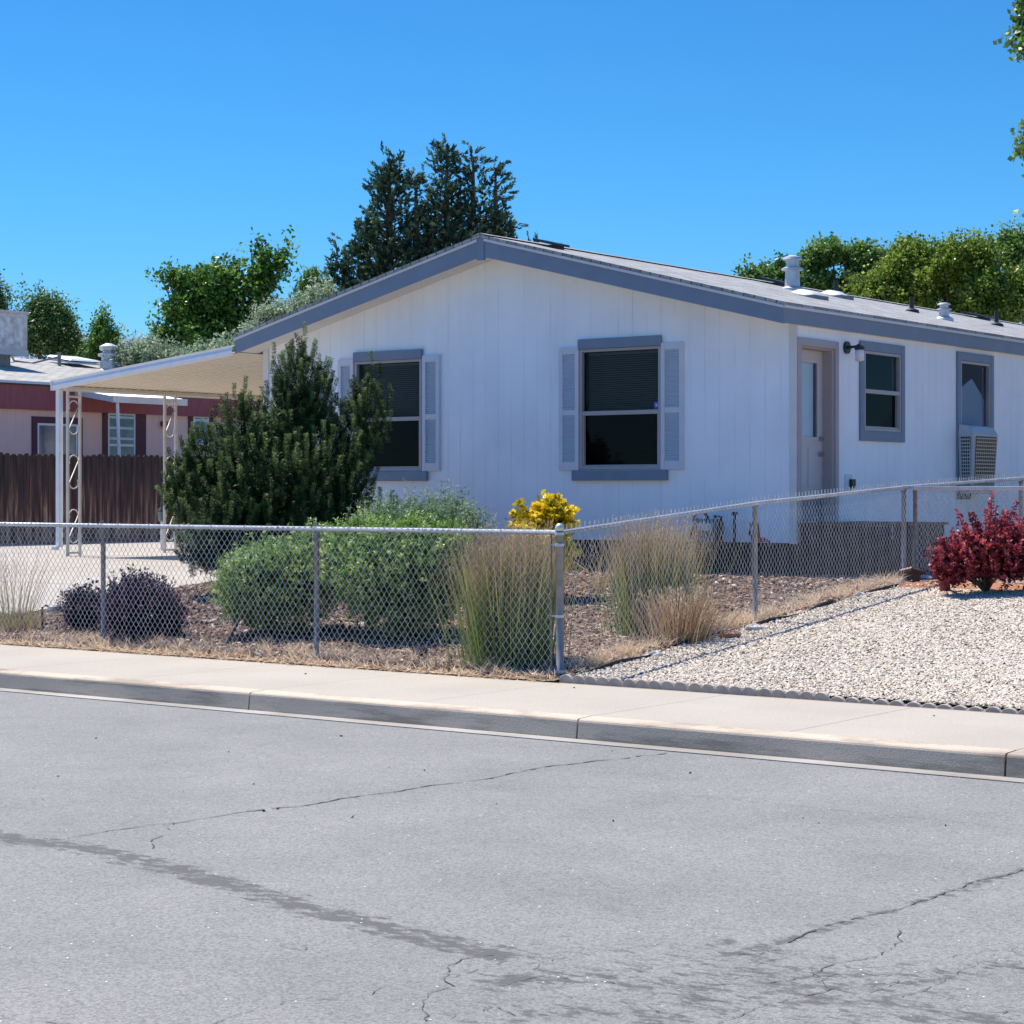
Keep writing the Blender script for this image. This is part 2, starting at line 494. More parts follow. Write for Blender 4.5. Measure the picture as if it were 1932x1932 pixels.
# ---- road
mr = bpy.data.materials.new('asphalt'); mr.use_nodes = True
l = mr.node_tree.links; pb = mr.node_tree.nodes['Principled BSDF']
ge = N(mr, 'ShaderNodeNewGeometry')
n1 = N(mr, 'ShaderNodeTexNoise', Scale=.8, Detail=9, Roughness=.72)
n2 = N(mr, 'ShaderNodeTexNoise', Scale=75, Detail=3, Roughness=.7)
n3 = N(mr, 'ShaderNodeTexNoise', Scale=19, Detail=7, Roughness=.7)
vo = N(mr, 'ShaderNodeTexVoronoi', Scale=120.)
for x in (n1, n2, n3, vo): l.new(ge.outputs['Position'], x.inputs['Vector'])
mpn = N(mr, 'ShaderNodeMapping'); mpn.inputs['Rotation'].default_value = (0, 0, -.64); mpn.inputs['Scale'].default_value = (.5, 1, 1)
l.new(ge.outputs['Position'], mpn.inputs[0]); l.new(mpn.outputs[0], n3.inputs['Vector'])      # scuffs run along the traffic
base = ramp(mr, n1.outputs['Fac'], [(.28, (.184, .180, .170)), (.5, (.228, .222, .205)), (.72, (.266, .258, .236))])
fine = ramp(mr, n2.outputs['Fac'], [(.28, (.48, .48, .50)), (.5, (1, 1, 1)), (.72, (1.34, 1.34, 1.32))])
c = mixc(mr, 1.0, base, fine, 'MULTIPLY')
agg = ramp(mr, vo.outputs['Distance'], [(.0, (1.12, 1.12, 1.12)), (.5, (1, 1, 1)), (.9, (.72, .72, .74))])
c = mixc(mr, .8, c, agg, 'MULTIPLY')
tn = N(mr, 'ShaderNodeAttribute', attribute_name='tone')
st = math_node(mr, 'ADD', tn.outputs['Fac'], math_node(mr, 'MULTIPLY', math_node(mr, 'SUBTRACT', n3.outputs['Fac'], .5), 2.6))
gate = math_node(mr, 'MULTIPLY', math_node(mr, 'GREATER_THAN', tn.outputs['Fac'], .02), 1)
sm = N(mr, 'ShaderNodeMapRange'); sm.inputs['From Min'].default_value = .52; sm.inputs['From Max'].default_value = .78
l.new(st, sm.inputs['Value'])
stf = math_node(mr, 'MULTIPLY', math_node(mr, 'MULTIPLY', sm.outputs[0], gate), .86)
c = mixc(mr, stf, c, (.078, .073, .074))
# bright quartz specks
sp = N(mr, 'ShaderNodeTexVoronoi', Scale=24.); l.new(ge.outputs['Position'], sp.inputs['Vector'])
spk = math_node(mr, 'MULTIPLY', math_node(mr, 'LESS_THAN', sp.outputs['Distance'], .10), math_node(mr, 'GREATER_THAN', N(mr, 'ShaderNodeSeparateColor').outputs[0], .9))
sc = mr.node_tree.nodes[-1]
sep = [x for x in mr.node_tree.nodes if x.bl_idname == 'ShaderNodeSeparateColor'][0]
l.new(sp.outputs['Color'], sep.inputs[0])
c = mixc(mr, spk, c, (.85, .85, .85))
l.new(c, pb.inputs['Base Color'])
pb.inputs['Roughness'].default_value = .85
bp = N(mr, 'ShaderNodeBump', Strength=.55, Distance=.006)
l.new(math_node(mr, 'ADD', n2.outputs['Fac'], math_node(mr, 'MULTIPLY', vo.outputs['Distance'], -.5)), bp.inputs['Height']); l.new(bp.outputs[0], pb.inputs['Normal'])
RZ = -.14
gx = np.concatenate([[-400, -60, -16], np.arange(-15.2, .2, .045), [3, 60, 400]])
gy = np.concatenate([[-30, -4, 2], np.arange(3.9, 11.08, .045), [11.10]])
X, Y = np.meshgrid(gx, gy, indexing='ij')
def crown_z(y): return RZ + .05*np.clip((11.1-y)/7, 0, 1)**1.0 * 0
tone = np.zeros_like(X)
def band(pts, wdt, amp):
    """dark band along a line of road points"""
    global tone
    P = [on_z(px, py, RZ) for px, py in pts]
    for a, b_ in zip(P[:-1], P[1:]):
        d = b_ - a; L2 = d.x*d.x + d.y*d.y
        t = np.clip(((X-a.x)*d.x + (Y-a.y)*d.y)/L2, 0, 1)
        dist = np.hypot(X-a.x-t*d.x, Y-a.y-t*d.y)
        tone = np.maximum(tone, amp*np.clip(1.25-dist/wdt, 0, 1))
band([(-60,1568),(60,1588),(190,1605),(330,1640),(470,1680),(600,1718),(700,1745),(800,1770),(935,1800)], .17, .80)
band([(1932,1640),(1840,1668),(1760,1695),(1690,1712),(1580,1748),(1480,1776),(1380,1800)], .06, .70)
band([(1380,1775),(1290,1790),(1200,1800)], .09, .55)
band([(1480,1776),(1390,1830),(1300,1880),(1180,1925)], .10, .56)
band([(950,1850),(1130,1840),(1300,1870),(1480,1850),(1600,1890),(1850,1930)], .24, .64)
band([(900,1930),(1100,1900),(1300,1935)], .2, .62)
band([(1560,1900),(1700,1925),(1932,1950)], .10, .6)
band([(1600,1860),(1760,1840),(1932,1820)], .16, .6)
# faint worn area bottom right
cc = on_z(1450, 1860, RZ)
tone = np.maximum(tone, .53*np.clip(1.4-np.hypot((X-cc.x)/1.0, (Y-cc.y)/.75), 0, 1))
nx, ny = len(gx), len(gy)
vid = np.arange(nx*ny).reshape(nx, ny)
q = np.stack([vid[:-1, :-1], vid[1:, :-1], vid[1:, 1:], vid[:-1, 1:]], -1).reshape(-1, 4)
vv = np.stack([X, Y, np.full_like(X, RZ)], -1).reshape(-1, 3)
struct(fast_mesh('road', vv, q, tone.ravel(), mr))

# cracks: thin jagged ribbons of dark filler lying on the road
mcr = mat('crack_fill', (.10, .095, .09), .95, var=.3)
def crack_strip(b, pts, w0, jag=.02, step=.05, breaks=.0, rz=RZ+.0035):
    P = [on_z(px, py, rz) for px, py in pts]
    line = []
    for a, c_ in zip(P[:-1], P[1:]):
        n = max(2, int((c_-a).length/step))
        for i in range(n): line.append(a.lerp(c_, i/n))
    line.append(P[-1])
    wob = 0
    L, Rr = [], []
    for i, p in enumerate(line):
        d = (line[min(i+1, len(line)-1)] - line[max(i-1, 0)]); d.z = 0; d.normalize()
        nrm = Vector((-d.y, d.x, 0))
        wob = wob*.7 + random.uniform(-jag, jag)
        ww = w0*random.uniform(.12, .95)
        L.append(p + nrm*(wob+ww/2)); Rr.append(p + nrm*(wob-ww/2))
    for i in range(len(line)-1):
        if random.random() < breaks: continue
        b.quad(L[i], Rr[i], Rr[i+1], L[i+1])
b = MB()
crack_strip(b, [(118,1583),(200,1566),(330,1552),(465,1530)], .014, .012, .05, .02)
crack_strip(b, [(465,1530),(560,1520),(640,1506),(740,1493),(830,1480),(930,1465),(1020,1447),(1120,1436),(1260,1421)], .022, .014, .05, .12)
crack_strip(b, [(330,1552),(320,1568),(285,1583),(280,1600)], .01, .02, .05, .3)
crack_strip(b, [(1932,1640),(1870,1655),(1800,1676),(1750,1695),(1700,1710),(1600,1738),(1480,1776)], .014, .012, .04, .05)
crack_strip(b, [(930,1800),(880,1805),(845,1820),(842,1845),(860,1860)], .008, .012, .03, .1)
crack_strip(b, [(850,1862),(810,1870),(795,1900),(800,1925)], .008, .012, .03, .1)
crack_strip(b, [(0,1917),(90,1928),(180,1935)], .006, .01, .03, .2)
crack_strip(b, [(400,1932),(480,1908),(500,1900),(570,1885),(690,1880),(720,1860),(860,1842),(960,1812)], .005, .01, .03, .35)
crack_strip(b, [(1700,1755),(1698,1775),(1660,1800),(1590,1815),(1530,1840),(1460,1855)], .008, .012, .03, .1)
crack_strip(b, [(1530,1825),(1560,1862),(1640,1870),(1700,1850)], .006, .012, .03, .2)
crack_strip(b, [(1350,1935),(1420,1900),(1500,1880),(1580,1862)], .008, .012, .03, .1)
crack_strip(b, [(950,1745),(1100,1752),(1230,1748),(1420,1752),(1600,1742)], .004, .012, .03, .4)
crack_strip(b, [(1000,1780),(1150,1790),(1250,1780),(1420,1800)], .006, .012, .03, .25)
crack_strip(b, [(1080,1483),(1200,1492),(1400,1510),(1600,1530),(1932,1562)], .005, .008, .05, .35)
crack_strip(b, [(1932,1800),(1850,1815),(1780,1850),(1700,1880)], .005, .012, .03, .3)
crack_strip(b, [(60,1632),(140,1650),(230,1655)], .004, .008, .03, .5)
crack_strip(b, [(525,1782),(545,1788),(575,1792),(580,1786),(550,1780),(527,1782)], .005, .004, .02, .1)
for _ in range(46):
    x0 = random.uniform(820, 1900); y0 = random.uniform(1790, 1925)
    pts = [(x0, y0)]
    for k in range(3):
        x0 += random.uniform(15, 70); y0 += random.uniform(-14, 14); pts.append((x0, y0))
    crack_strip(b, pts, random.uniform(.003, .007), .014, .03, .35)
struct(b.build('road_crack', mcr))

# ---- kerb, gutter, pavement
def concrete(name, c1, c2, grime=0):
    m = mat(name, c1, .9, col2=c2, var=.1, vscale=.9, vdetail=8, bump=.25, bscale=90)
    l = m.node_tree.links; pb = m.node_tree.nodes['Principled BSDF']
    src = pb.inputs['Base Color'].links[0].from_socket
    ge = N(m, 'ShaderNodeNewGeometry')
    f = N(m, 'ShaderNodeTexNoise', Scale=140, Detail=2); l.new(ge.outputs['Position'], f.inputs['Vector'])
    r_ = ramp(m, f.outputs['Fac'], [(.3, (.82, .82, .82)), (.65, (1.08, 1.08, 1.08))])
    out = mixc(m, 1.0, src, r_, 'MULTIPLY')
    if grime:
        mp = N(m, 'ShaderNodeMapping'); mp.inputs['Scale'].default_value = (1.0, 1.1, 9)
        l.new(ge.outputs['Position'], mp.inputs[0])
        g = N(m, 'ShaderNodeTexNoise', Scale=1.1, Detail=9, Roughness=.68); l.new(mp.outputs[0], g.inputs['Vector'])
        gf = ramp(m, g.outputs['Fac'], [(.47, (0, 0, 0)), (.60, (grime, grime, grime))])
        out = mixc(m, gf, out, (.16, .125, .095))
    l.new(out, pb.inputs['Base Color'])
    return m
mwalk = concrete('walk_concrete', (.445, .392, .322), (.40, .35, .285))
mkerb = concrete('kerb_concrete', (.60, .49, .375), (.54, .435, .335), .55)
mgut = concrete('gutter_concrete', (.44, .40, .36), (.32, .30, .27), .35)
mdrive = concrete('drive_concrete', (.45, .40, .34), (.40, .355, .30))
# kerb stones 3.05 m long with open joints
b = MB(); x = -10.85 - 3.05*12
while x < 30:
    x0, x1 = x+.007, x+3.05-.007
    prof = [(11.262, -.3), (11.262, -.143), (11.276, -.022), (11.281, -.010), (11.292, -.002), (11.31, 0), (11.45, .004), (11.45, -.3)]
    n = len(prof)
    vs = [(x0, y, z) for y, z in prof] + [(x1, y, z) for y, z in prof]
    b.add(vs, [tuple(range(n)), tuple(range(2*n-1, n-1, -1))] + [(i, i+n, (i+1) % n+n, (i+1) % n) for i in range(n)])
    x += 3.05
struct(b.build('kerb', mkerb))
b = MB(); b.box(-60, 40, 11.105, 11.260, -.3, -.1345)
struct(b.build('gutter', mgut))
b = MB(); b.box(-60, 40, 11.06, 13.19, -.3, -.052)
b.v = [(x, max(y, 11.46), z) for x, y, z in b.v]
x = -10.85 - 1.525*24
while x < 30:
    b.box(x+.0015, x+1.5235, 11.456, 13.25, -.05, .004+.0)
    x += 1.525
struct(b.build('pavement', mwalk, bevel=.006))
# ---- driveway
b = MB()
cols = [-28.6, -24.9, -21.4, -17.95]
rows = [13.26, 15.3, 17.3, 19.8, 22.6, 25.6, 28.6, 34]
for i in range(3):
    for j in range(len(rows)-1):
        x0, x1, y0, y1 = cols[i]+.006, cols[i+1]-.006, rows[j]+.006, rows[j+1]-.006
        zz0, zz1 = gz(0, y0)+.012, gz(0, y1)+.012
        b.add([(x0,y0,zz0-.1),(x1,y0,zz0-.1),(x1,y1,zz1-.1),(x0,y1,zz1-.1),(x0,y0,zz0),(x1,y0,zz0),(x1,y1,zz1),(x0,y1,zz1)],
              [(0,3,2,1),(4,5,6,7),(0,1,5,4),(1,2,6,5),(2,3,7,6),(3,0,4,7)])
struct(b.build('driveway', mdrive))

# ---- planting bed and gravel lot: finely broken sheets
def sheet(name, x0, x1, y0, y1, step, m, lift, amp, edge=None):
    gx = np.arange(x0, x1+step, step); gy = np.arange(y0, y1+step, step)
    X, Y = np.meshgrid(gx, gy, indexing='ij')
    Z = np.clip(.085*(Y-13.2), 0, .56) + lift
    nz = RNG.normal(size=X.shape)
    big = np.sin(X*1.7+.5)*np.cos(Y*2.1)*.5 + np.sin(X*3.9)*np.sin(Y*4.3+1)*.3
    Z = Z + nz*amp*.35 + big*amp
    e = np.minimum(1, np.minimum(np.minimum(X-x0, x1-X), Y-y0)/.15).clip(0, 1)
    Z = (np.clip(.085*(Y-13.2), 0, .56)+lift)*(1-e) + Z*e
    nx, ny = X.shape; vid = np.arange(nx*ny).reshape(nx, ny)
    q = np.stack([vid[:-1, :-1], vid[1:, :-1], vid[1:, 1:], vid[:-1, 1:]], -1).reshape(-1, 4)
    return fast_mesh(name, np.stack([X, Y, Z], -1).reshape(-1, 3), q, np.zeros(nx*ny), m, smooth=True)
mbed = bpy.data.materials.new('bark_mulch'); mbed.use_nodes = True
l = mbed.node_tree.links; pb = mbed.node_tree.nodes['Principled BSDF']; pb.inputs['Roughness'].default_value = .95
ge = N(mbed, 'ShaderNodeNewGeometry')
v1 = N(mbed, 'ShaderNodeTexVoronoi', Scale=34.); v2 = N(mbed, 'ShaderNodeTexNoise', Scale=1.4, Detail=5)
for x in (v1, v2): l.new(ge.outputs['Position'], x.inputs['Vector'])
sepb = N(mbed, 'ShaderNodeSeparateColor'); l.new(v1.outputs['Color'], sepb.inputs[0])
ca = ramp(mbed, sepb.outputs[0], [(0, (.065, .045, .038)), (.5, (.13, .085, .07)), (.85, (.22, .15, .11)), (1, (.42, .36, .30))])
cb = ramp(mbed, sepb.outputs[1], [(0, (.16, .105, .075)), (.5, (.36, .26, .17)), (.8, (.50, .38, .25)), (1, (.62, .52, .38))])
spb = N(mbed, 'ShaderNodeSeparateXYZ'); l.new(ge.outputs['Position'], spb.inputs[0])
# straw litter along the pavement
dy = math_node(mbed, 'SUBTRACT', 13.62, spb.outputs[1])
dx = math_node(mbed, 'MULTIPLY', math_node(mbed, 'SUBTRACT', spb.outputs[0], -9.85), 1.0)
ed = math_node(mbed, 'MAXIMUM', dy, dx)
ef = math_node(mbed, 'ADD', ed, math_node(mbed, 'MULTIPLY', math_node(mbed, 'SUBTRACT', v2.outputs['Fac'], .5), 1.6))
mrn = N(mbed, 'ShaderNodeMapRange'); mrn.inputs['From Min'].default_value = -.1; mrn.inputs['From Max'].default_value = .5
l.new(ef, mrn.inputs['Value'])
l.new(mixc(mbed, mrn.outputs[0], ca, cb), pb.inputs['Base Color'])
bpp = N(mbed, 'ShaderNodeBump', Strength=.9, Distance=.02); l.new(v1.outputs['Distance'], bpp.inputs['Height']); l.new(bpp.outputs[0], pb.inputs['Normal'])
struct(sheet('planting_bed', -17.93, -9.44, 13.245, 20.56, .06, mbed, .012, .018))
struct(sheet('planting_bed', -11.18, -9.44, 20.58, 30, .08, mbed, .012, .018))
mgr = mat('gravel_base', (.52, .455, .385), .95, col2=(.30, .26, .22), var=.1, vscale=40, bump=.8, bscale=60)
struct(sheet('gravel_lot', -9.43, 6.0, 13.42, 19.3, .12, mgr, .008, .012))
mmul = mat('orange_mulch', (.42, .17, .08), .95, col2=(.26, .12, .07), var=.1, vscale=30, bump=.8, bscale=60)
struct(sheet('mulch_strip', -9.43, 6.0, 19.32, 20.6, .06, mmul, .014, .02))

# stones of the gravel (uncountable) and mulch chips
def stones(name, P, size, m, T, flat=.55, parent=None):
    """distorted octahedral pebbles with a ring of six"""
    n = len(P)
    ang = np.arange(5)*2*np.pi/5
    unit = np.concatenate([np.stack([np.cos(ang), np.sin(ang), np.zeros(5)-.25], 1), np.stack([np.cos(ang+.6)*.72, np.sin(ang+.6)*.72, np.zeros(5)+.45], 1), [[0, 0, .72]]])
    vs = unit[None]*(1+.25*RNG.normal(size=(n, 11, 1)).clip(-1, 1))*[1, .68, flat]
    a = RNG.random(n)*2*np.pi; ca_, sa_ = np.cos(a), np.sin(a)
    tl = RNG.normal(size=(n, 2))*.35
    x = vs[..., 0]*ca_[:, None]-vs[..., 1]*sa_[:, None]; y = vs[..., 0]*sa_[:, None]+vs[..., 1]*ca_[:, None]
    z = vs[..., 2] + x*tl[:, :1] + y*tl[:, 1:]
    s = size*(.55+.9*RNG.random(n)**1.5)
    vs = np.stack([x, y, z], -1)*s[:, None, None] + P[:, None]
    tri = [(i, (i+1) % 5, 5+i) for i in range(5)] + [((i+1) % 5, 5+(i+1) % 5, 5+i) for i in range(5)] + [(5+i, 5+(i+1) % 5, 10) for i in range(5)]
    tri = np.array(tri)
    q = (np.arange(n)*11)[:, None, None] + tri[None]
    return fast_mesh(name, vs.reshape(-1, 3), q.reshape(-1, 3), np.repeat(T, 11), m, parent, n=3)
def in_view(P, pad=60):
    xc = P[:, 0]*U[0]+P[:, 1]*U[1]; zc = P[:, 0]*V[0]+P[:, 1]*V[1]
    px = PCX + FPX*xc/zc
    return (px > -pad) & (px < 1932+pad)
def scatter(n, x0, x1, y0, y1, lift, pad=120):
    P = np.stack([x0+(x1-x0)*RNG.random(n), y0+(y1-y0)*RNG.random(n), np.zeros(n)], 1)
    P[:, 2] = np.clip(.085*(P[:, 1]-13.2), 0, .56)+lift
    return P[in_view(P, pad)]
mst = leaf_mat('pale_gravel', [(0, (.36, .295, .23)), (.1, (.51, .43, .34)), (.5, (.62, .54, .44)), (.8, (.66, .585, .49)), (.93, (.72, .655, .57)), (1, (.62, .45, .34))], .85, 0, .3)
P = np.concatenate([scatter(165000, -9.42, 2.2, 13.42, 19.32, .016), scatter(60000, -7.0, 2.2, 13.42, 19.32, .014, 900)])
# ragged border with the bed and the mulch
P = P[(P[:, 0] > -9.42 + .06*np.sin(P[:, 1]*5))]
P2 = scatter(900, -9.7, -9.38, 13.4, 19.6, .02); P = np.concatenate([P, P2[RNG.random(len(P2)) < .5]])
P2 = scatter(800, -9.4, -3, 19.3, 19.9, .03); P = np.concatenate([P, P2])
tag(stones('white_gravel', P, .0150, mst, RNG.random(len(P)), .42), 'bed of pale cream crushed gravel beside the pavement', 'gravel', kind='stuff')
mch = leaf_mat('mulch_chips', [(0, (.055, .032, .025)), (.4, (.15, .085, .062)), (.7, (.27, .17, .125)), (.9, (.42, .30, .23)), (1, (.66, .58, .48))], .9, 0, .25)
P = np.concatenate([scatter(30000, -17.9, -9.45, 13.3, 20.5, .022), scatter(9000, -11.1, -9.45, 20.6, 26, .022)])
tag(stones('bark_mulch', P, .026, mch, RNG.random(len(P))**1.15, .5), 'dark reddish brown bark mulch covering the planting bed', 'mulch', kind='stuff')
# straw and dead grass litter
mstr = leaf_mat('straw', [(0, (.30, .19, .13)), (.3, (.58, .42, .28)), (.7, (.78, .63, .45)), (1, (.88, .80, .66))], .8, .25, .2)
PA = scatter(11000, -17.9, -9.45, 13.27, 14.6, .02); PA = PA[RNG.random(len(PA)) < np.clip(1.0-(PA[:, 1]-13.27)*1.5, .05, 1)]
PB_ = scatter(11000, -10.5, -9.45, 13.27, 20.0, .02); PB_ = PB_[RNG.random(len(PB_)) < np.clip((PB_[:, 0]+10.1)/.6, .06, 1)]
PD = scatter(9000, -17.9, -9.45, 13.19, 13.4, .012)
PD = PD[RNG.random(len(PD)) < np.clip((PD[:, 1]-13.19)*9, 0, 1)]
PC = scatter(2500, -12.5, -9.45, 14, 16.5, .03)
PP = np.concatenate([PA, PB_, PC, PD])
D = norm(RNG.normal(size=PP.shape)*[1, 1, .45] + [0, 0, .12])
tag(fast_mesh('dry_grass', *leaves(PP, D, .05+.07*RNG.random(len(PP)), np.full(len(PP), .0035), RNG.random(len(PP))), mstr), 'straw coloured dead grass litter along the foot of the fence', 'dry grass', kind='stuff')
# thin standing dry tufts on the side strip
cen = np.concatenate([scatter(70, -9.7, -9.46, 14.0, 19.8, .01), scatter(60, -17, -9.6, 13.3, 13.7, .01)])
PP = np.repeat(cen, 26, 0) + RNG.normal(size=(len(cen)*26, 3))*[.04, .04, 0]
D = norm(RNG.normal(size=PP.shape)*[.45, .45, 0] + [0, 0, 1])
tag(fast_mesh('dry_grass', *blades(PP, D, .07+.14*RNG.random(len(PP)), np.full(len(PP), .003), RNG.random(len(PP))*.5+.2, RNG.random(len(PP))*.4+.5), mstr), 'low standing tufts of dead yellow grass under the side fence', 'dry grass', kind='stuff')
# specks of dirt dropped on road and pavement
P = []
for _ in range(44):
    px, py = random.uniform(0, 1932), random.uniform(1250, 1560)
    q_ = on_z(px, py, .006)
    if 11.5 < q_.y < 13.1: P.append((q_.x, q_.y, .008))
    q_ = on_z(px, py, RZ)
    if 5 < q_.y < 11.0: P.append((q_.x, q_.y, RZ+.004))
P = np.array(P)
tag(stones('dirt_crumbs', P, .010, mch, RNG.random(len(P))*.3), 'dark crumbs of dirt scattered on the pavement and road', 'dirt', kind='stuff')

# ================================================================== MAIN HOUSE
XL, XR, YF, YB = -19.5, -11.2, 20.57, 38.6
RX = -15.41
def roofz(x): return 4.744 - .25*abs(x-RX)
house = thing('manufactured_house', 'long white single storey house with slate blue trim and low gable roof, in the middle', 'house', (-15.4, 29, .56))
def wall_cells(b, plane, c0, c1, z0, z1, holes, pos):
    us = sorted({c0, c1, *[h[0] for h in holes], *[h[1] for h in holes]})
    zz = sorted({z0, z1, *[h[2] for h in holes], *[h[3] for h in holes]})
    for i in range(len(us)-1):
        for j in range(len(zz)-1):
            u, z = (us[i]+us[i+1])/2, (zz[j]+zz[j+1])/2
            if any(h[0] < u < h[1] and h[2] < z < h[3] for h in holes): continue
            if plane == 'y': b.quad((us[i], pos, zz[j]), (us[i+1], pos, zz[j]), (us[i+1], pos, zz[j+1]), (us[i], pos, zz[j+1]))
            else: b.quad((pos, us[i], zz[j]), (pos, us[i+1], zz[j]), (pos, us[i+1], zz[j+1]), (pos, us[i], zz[j+1]))
def reveal(b, plane, h, pos, dep):
    u0, u1, z0, z1 = h
    P = [(u0, z0), (u1, z0), (u1, z1), (u0, z1)]
    for i in range(4):
        (a, c_), (d, e) = P[i], P[(i+1) % 4]
        if plane == 'y': b.quad((a, pos, c_), (d, pos, e), (d, pos+dep, e), (a, pos+dep, c_))
        else: b.quad((pos, a, c_), (pos, d, e), (pos-dep, d, e), (pos-dep, a, c_))
ZB, ZE = .94, 3.45
# window opening on the front, from its glass frame
def fr(px0, py0, px1, py1, pl):
    if pl == 'y':
        a, c_ = on_y(px0, py0, YF), on_y(px1, py1, YF); u0, u1 = a.x, c_.x
        return (u0, u1, c_.z, a.z)
    a, c_ = on_x(px0, py0, XR), on_x(px1, py1, XR)
    return (a.y, c_.y, c_.z, a.z)
W1 = fr(671, 683, 797, 888, 'y')
W2 = fr(1095, 660, 1248, 885, 'y')
W3 = fr(1628, 655, 1697, 813, 'x'); W3 = (W3[0], W3[1], 2.27, 3.24)
W4 = (on_x(1810, 700, XR).y, on_x(1866, 700, XR).y, 1.72, on_x(1810, 680, XR).z)
DR = (on_x(1508, 700, XR).y, on_x(1572, 700, XR).y, 1.17, 3.21)
b = MB()
wall_cells(b, 'y', XL, XR, ZB, ZE, [W1, W2], YF)
for h in (W1, W2): reveal(b, 'y', h, YF, .1)
b.poly([(XL, YF, ZE), (XR, YF, ZE), (XR, YF, roofz(XR)-.06), (RX, YF, roofz(RX)-.06), (XL, YF, roofz(XL)-.06)])
b.build('wall', M['siding_x'], house)
b = MB()
wall_cells(b, 'x', YF, YB, ZB, roofz(XR)-.06, [W3, W4, DR], XR)
for h in (W3, W4): reveal(b, 'x', h, XR, .1)
reveal(b, 'x', DR, XR, .16)
b.build('wall', M['siding_y'], house)
b = MB(); b.quad((XL, YF, ZB), (XL, YB, ZB), (XL, YB, roofz(XL)-.06), (XL, YF, roofz(XL)-.06))
b.build('wall', M['siding_y'], house)
b = MB(); b.poly([(XL, YB, ZB), (XR, YB, ZB), (XR, YB, roofz(XR)-.06), (RX, YB, roofz(RX)-.06), (XL, YB, roofz(XL)-.06)])
b.build('wall', M['siding_x'], house)
b = MB(); b.quad((XL, YF, ZB), (XR, YF, ZB), (XR, YB, ZB), (XL, YB, ZB))
# dark rooms behind the glass
b.box(W1[0]-.4, W1[1]+.4, YF+.6, YF+.65, ZB, 3.4); b.box(W2[0]-.4, W2[1]+.4, YF+.6, YF+.65, ZB, 3.4)
b.box(XR-.9, XR-.85, W3[0]-.5, W4[1]+.5, ZB, 3.4)
b.build('floor', M['inside'], house)
b = MB(); b.box(XL+.04, XR-.04, YF+.04, YB-.04, .4, ZB-.003)
b.build('skirting', M['skirt'], house)
# narrow white corner boards
b = MB(); b.box(XR-.07, XR+.018, YF-.018, YF-.002, ZB-.01, roofz(XR)-.13); b.box(XR+.002, XR+.018, YF-.002, YF+.03, ZB-.01, roofz(XR)-.13)
b.build('corner_board', M['soffit'], house)
b = MB(); b.box(XL-.02, XL+.08, YF-.018, YF-.002, ZB-.01, roofz(XL)-.2)
b.build('corner_board', M['soffit'], house)
# roof
EX0, EX1, GY = -19.67, -11.12, 20.15
rf = MB()
for xa, xb in ((EX0-.02, RX), (EX1+.02, RX)):
    za, zb = roofz(xa), roofz(xb)
    rf.prism([(xa, GY-.03, za), (xa, YB+.3, za), (xb, YB+.3, zb), (xb, GY-.03, zb)], (0, 0, -.035))
roof = rf.build('roof', M['shingle'], house)
b = MB()   # ridge cap
b.prism([(RX-.14, GY-.035, roofz(RX-.14)+.018), (RX, GY-.035, roofz(RX)+.022), (RX+.14, GY-.035, roofz(RX-.14)+.018), (RX, GY-.035, roofz(RX)+.002)], (0, YB-GY+.3, 0))
b.build('ridge_cap', M['shingle'], roof)
# drip edge, fascias
fh = .205
for nm, xa, xb in (('fascia', EX0, RX-.055), ('fascia', EX1, RX+.055)):
    b = MB(); za, zb = roofz(xa)-.045, roofz(xb)-.045
    b.prism([(xa, GY, za), (xa, GY, za-fh), (xb, GY, zb-fh-.02), (xb, GY, zb)], (0, .03, 0))
    fa = b.build(nm, M['trim'], house)
    b = MB(); b.prism([(xa, GY-.018, za+.006), (xa, GY-.018, za-.028), (xb, GY-.018, zb-.028), (xb, GY-.018, zb+.006)], (0, .016, 0))
    b.build('drip_edge', M['shutter'], fa)
b = MB(); b.box(RX-.055, RX+.055, GY-.012, GY+.03, roofz(RX)-.045-fh-.07, roofz(RX)-.03)
b.build('peak_block', M['trim'], house, bevel=.004)
b = MB(); ze = roofz(EX1)-.045
b.box(EX1-.03, EX1-.001, GY+.031, YB+.3, ze-fh+.015, ze)
fa = b.build('fascia', M['trim'], house)
b = MB(); b.box(EX1+.0, EX1+.018, GY, YB+.3, ze-.026, ze+.006); b.build('drip_edge', M['shutter'], fa)
b = MB(); ze = roofz(EX0)-.045
b.box(EX0+.001, EX0+.03, GY+.031, YB+.3, ze-fh+.015, ze); b.build('fascia', M['trim'], house)
# soffits
b = MB()
for xa, xb in ((EX0+.03, RX), (EX1-.03, RX)):
    b.prism([(xa, GY+.03, roofz(xa)-fh-.03), (xb, GY+.03, roofz(xb)-fh-.03), (xb, YF, roofz(xb)-fh-.03), (xa, YF, roofz(xa)-fh-.03)], (0, 0, .02))
b.box(XR, EX1-.03, YF, YB, roofz(EX1)-fh-.03, roofz(EX1)-fh-.01)
b.build('soffit', M['soffit'], house)

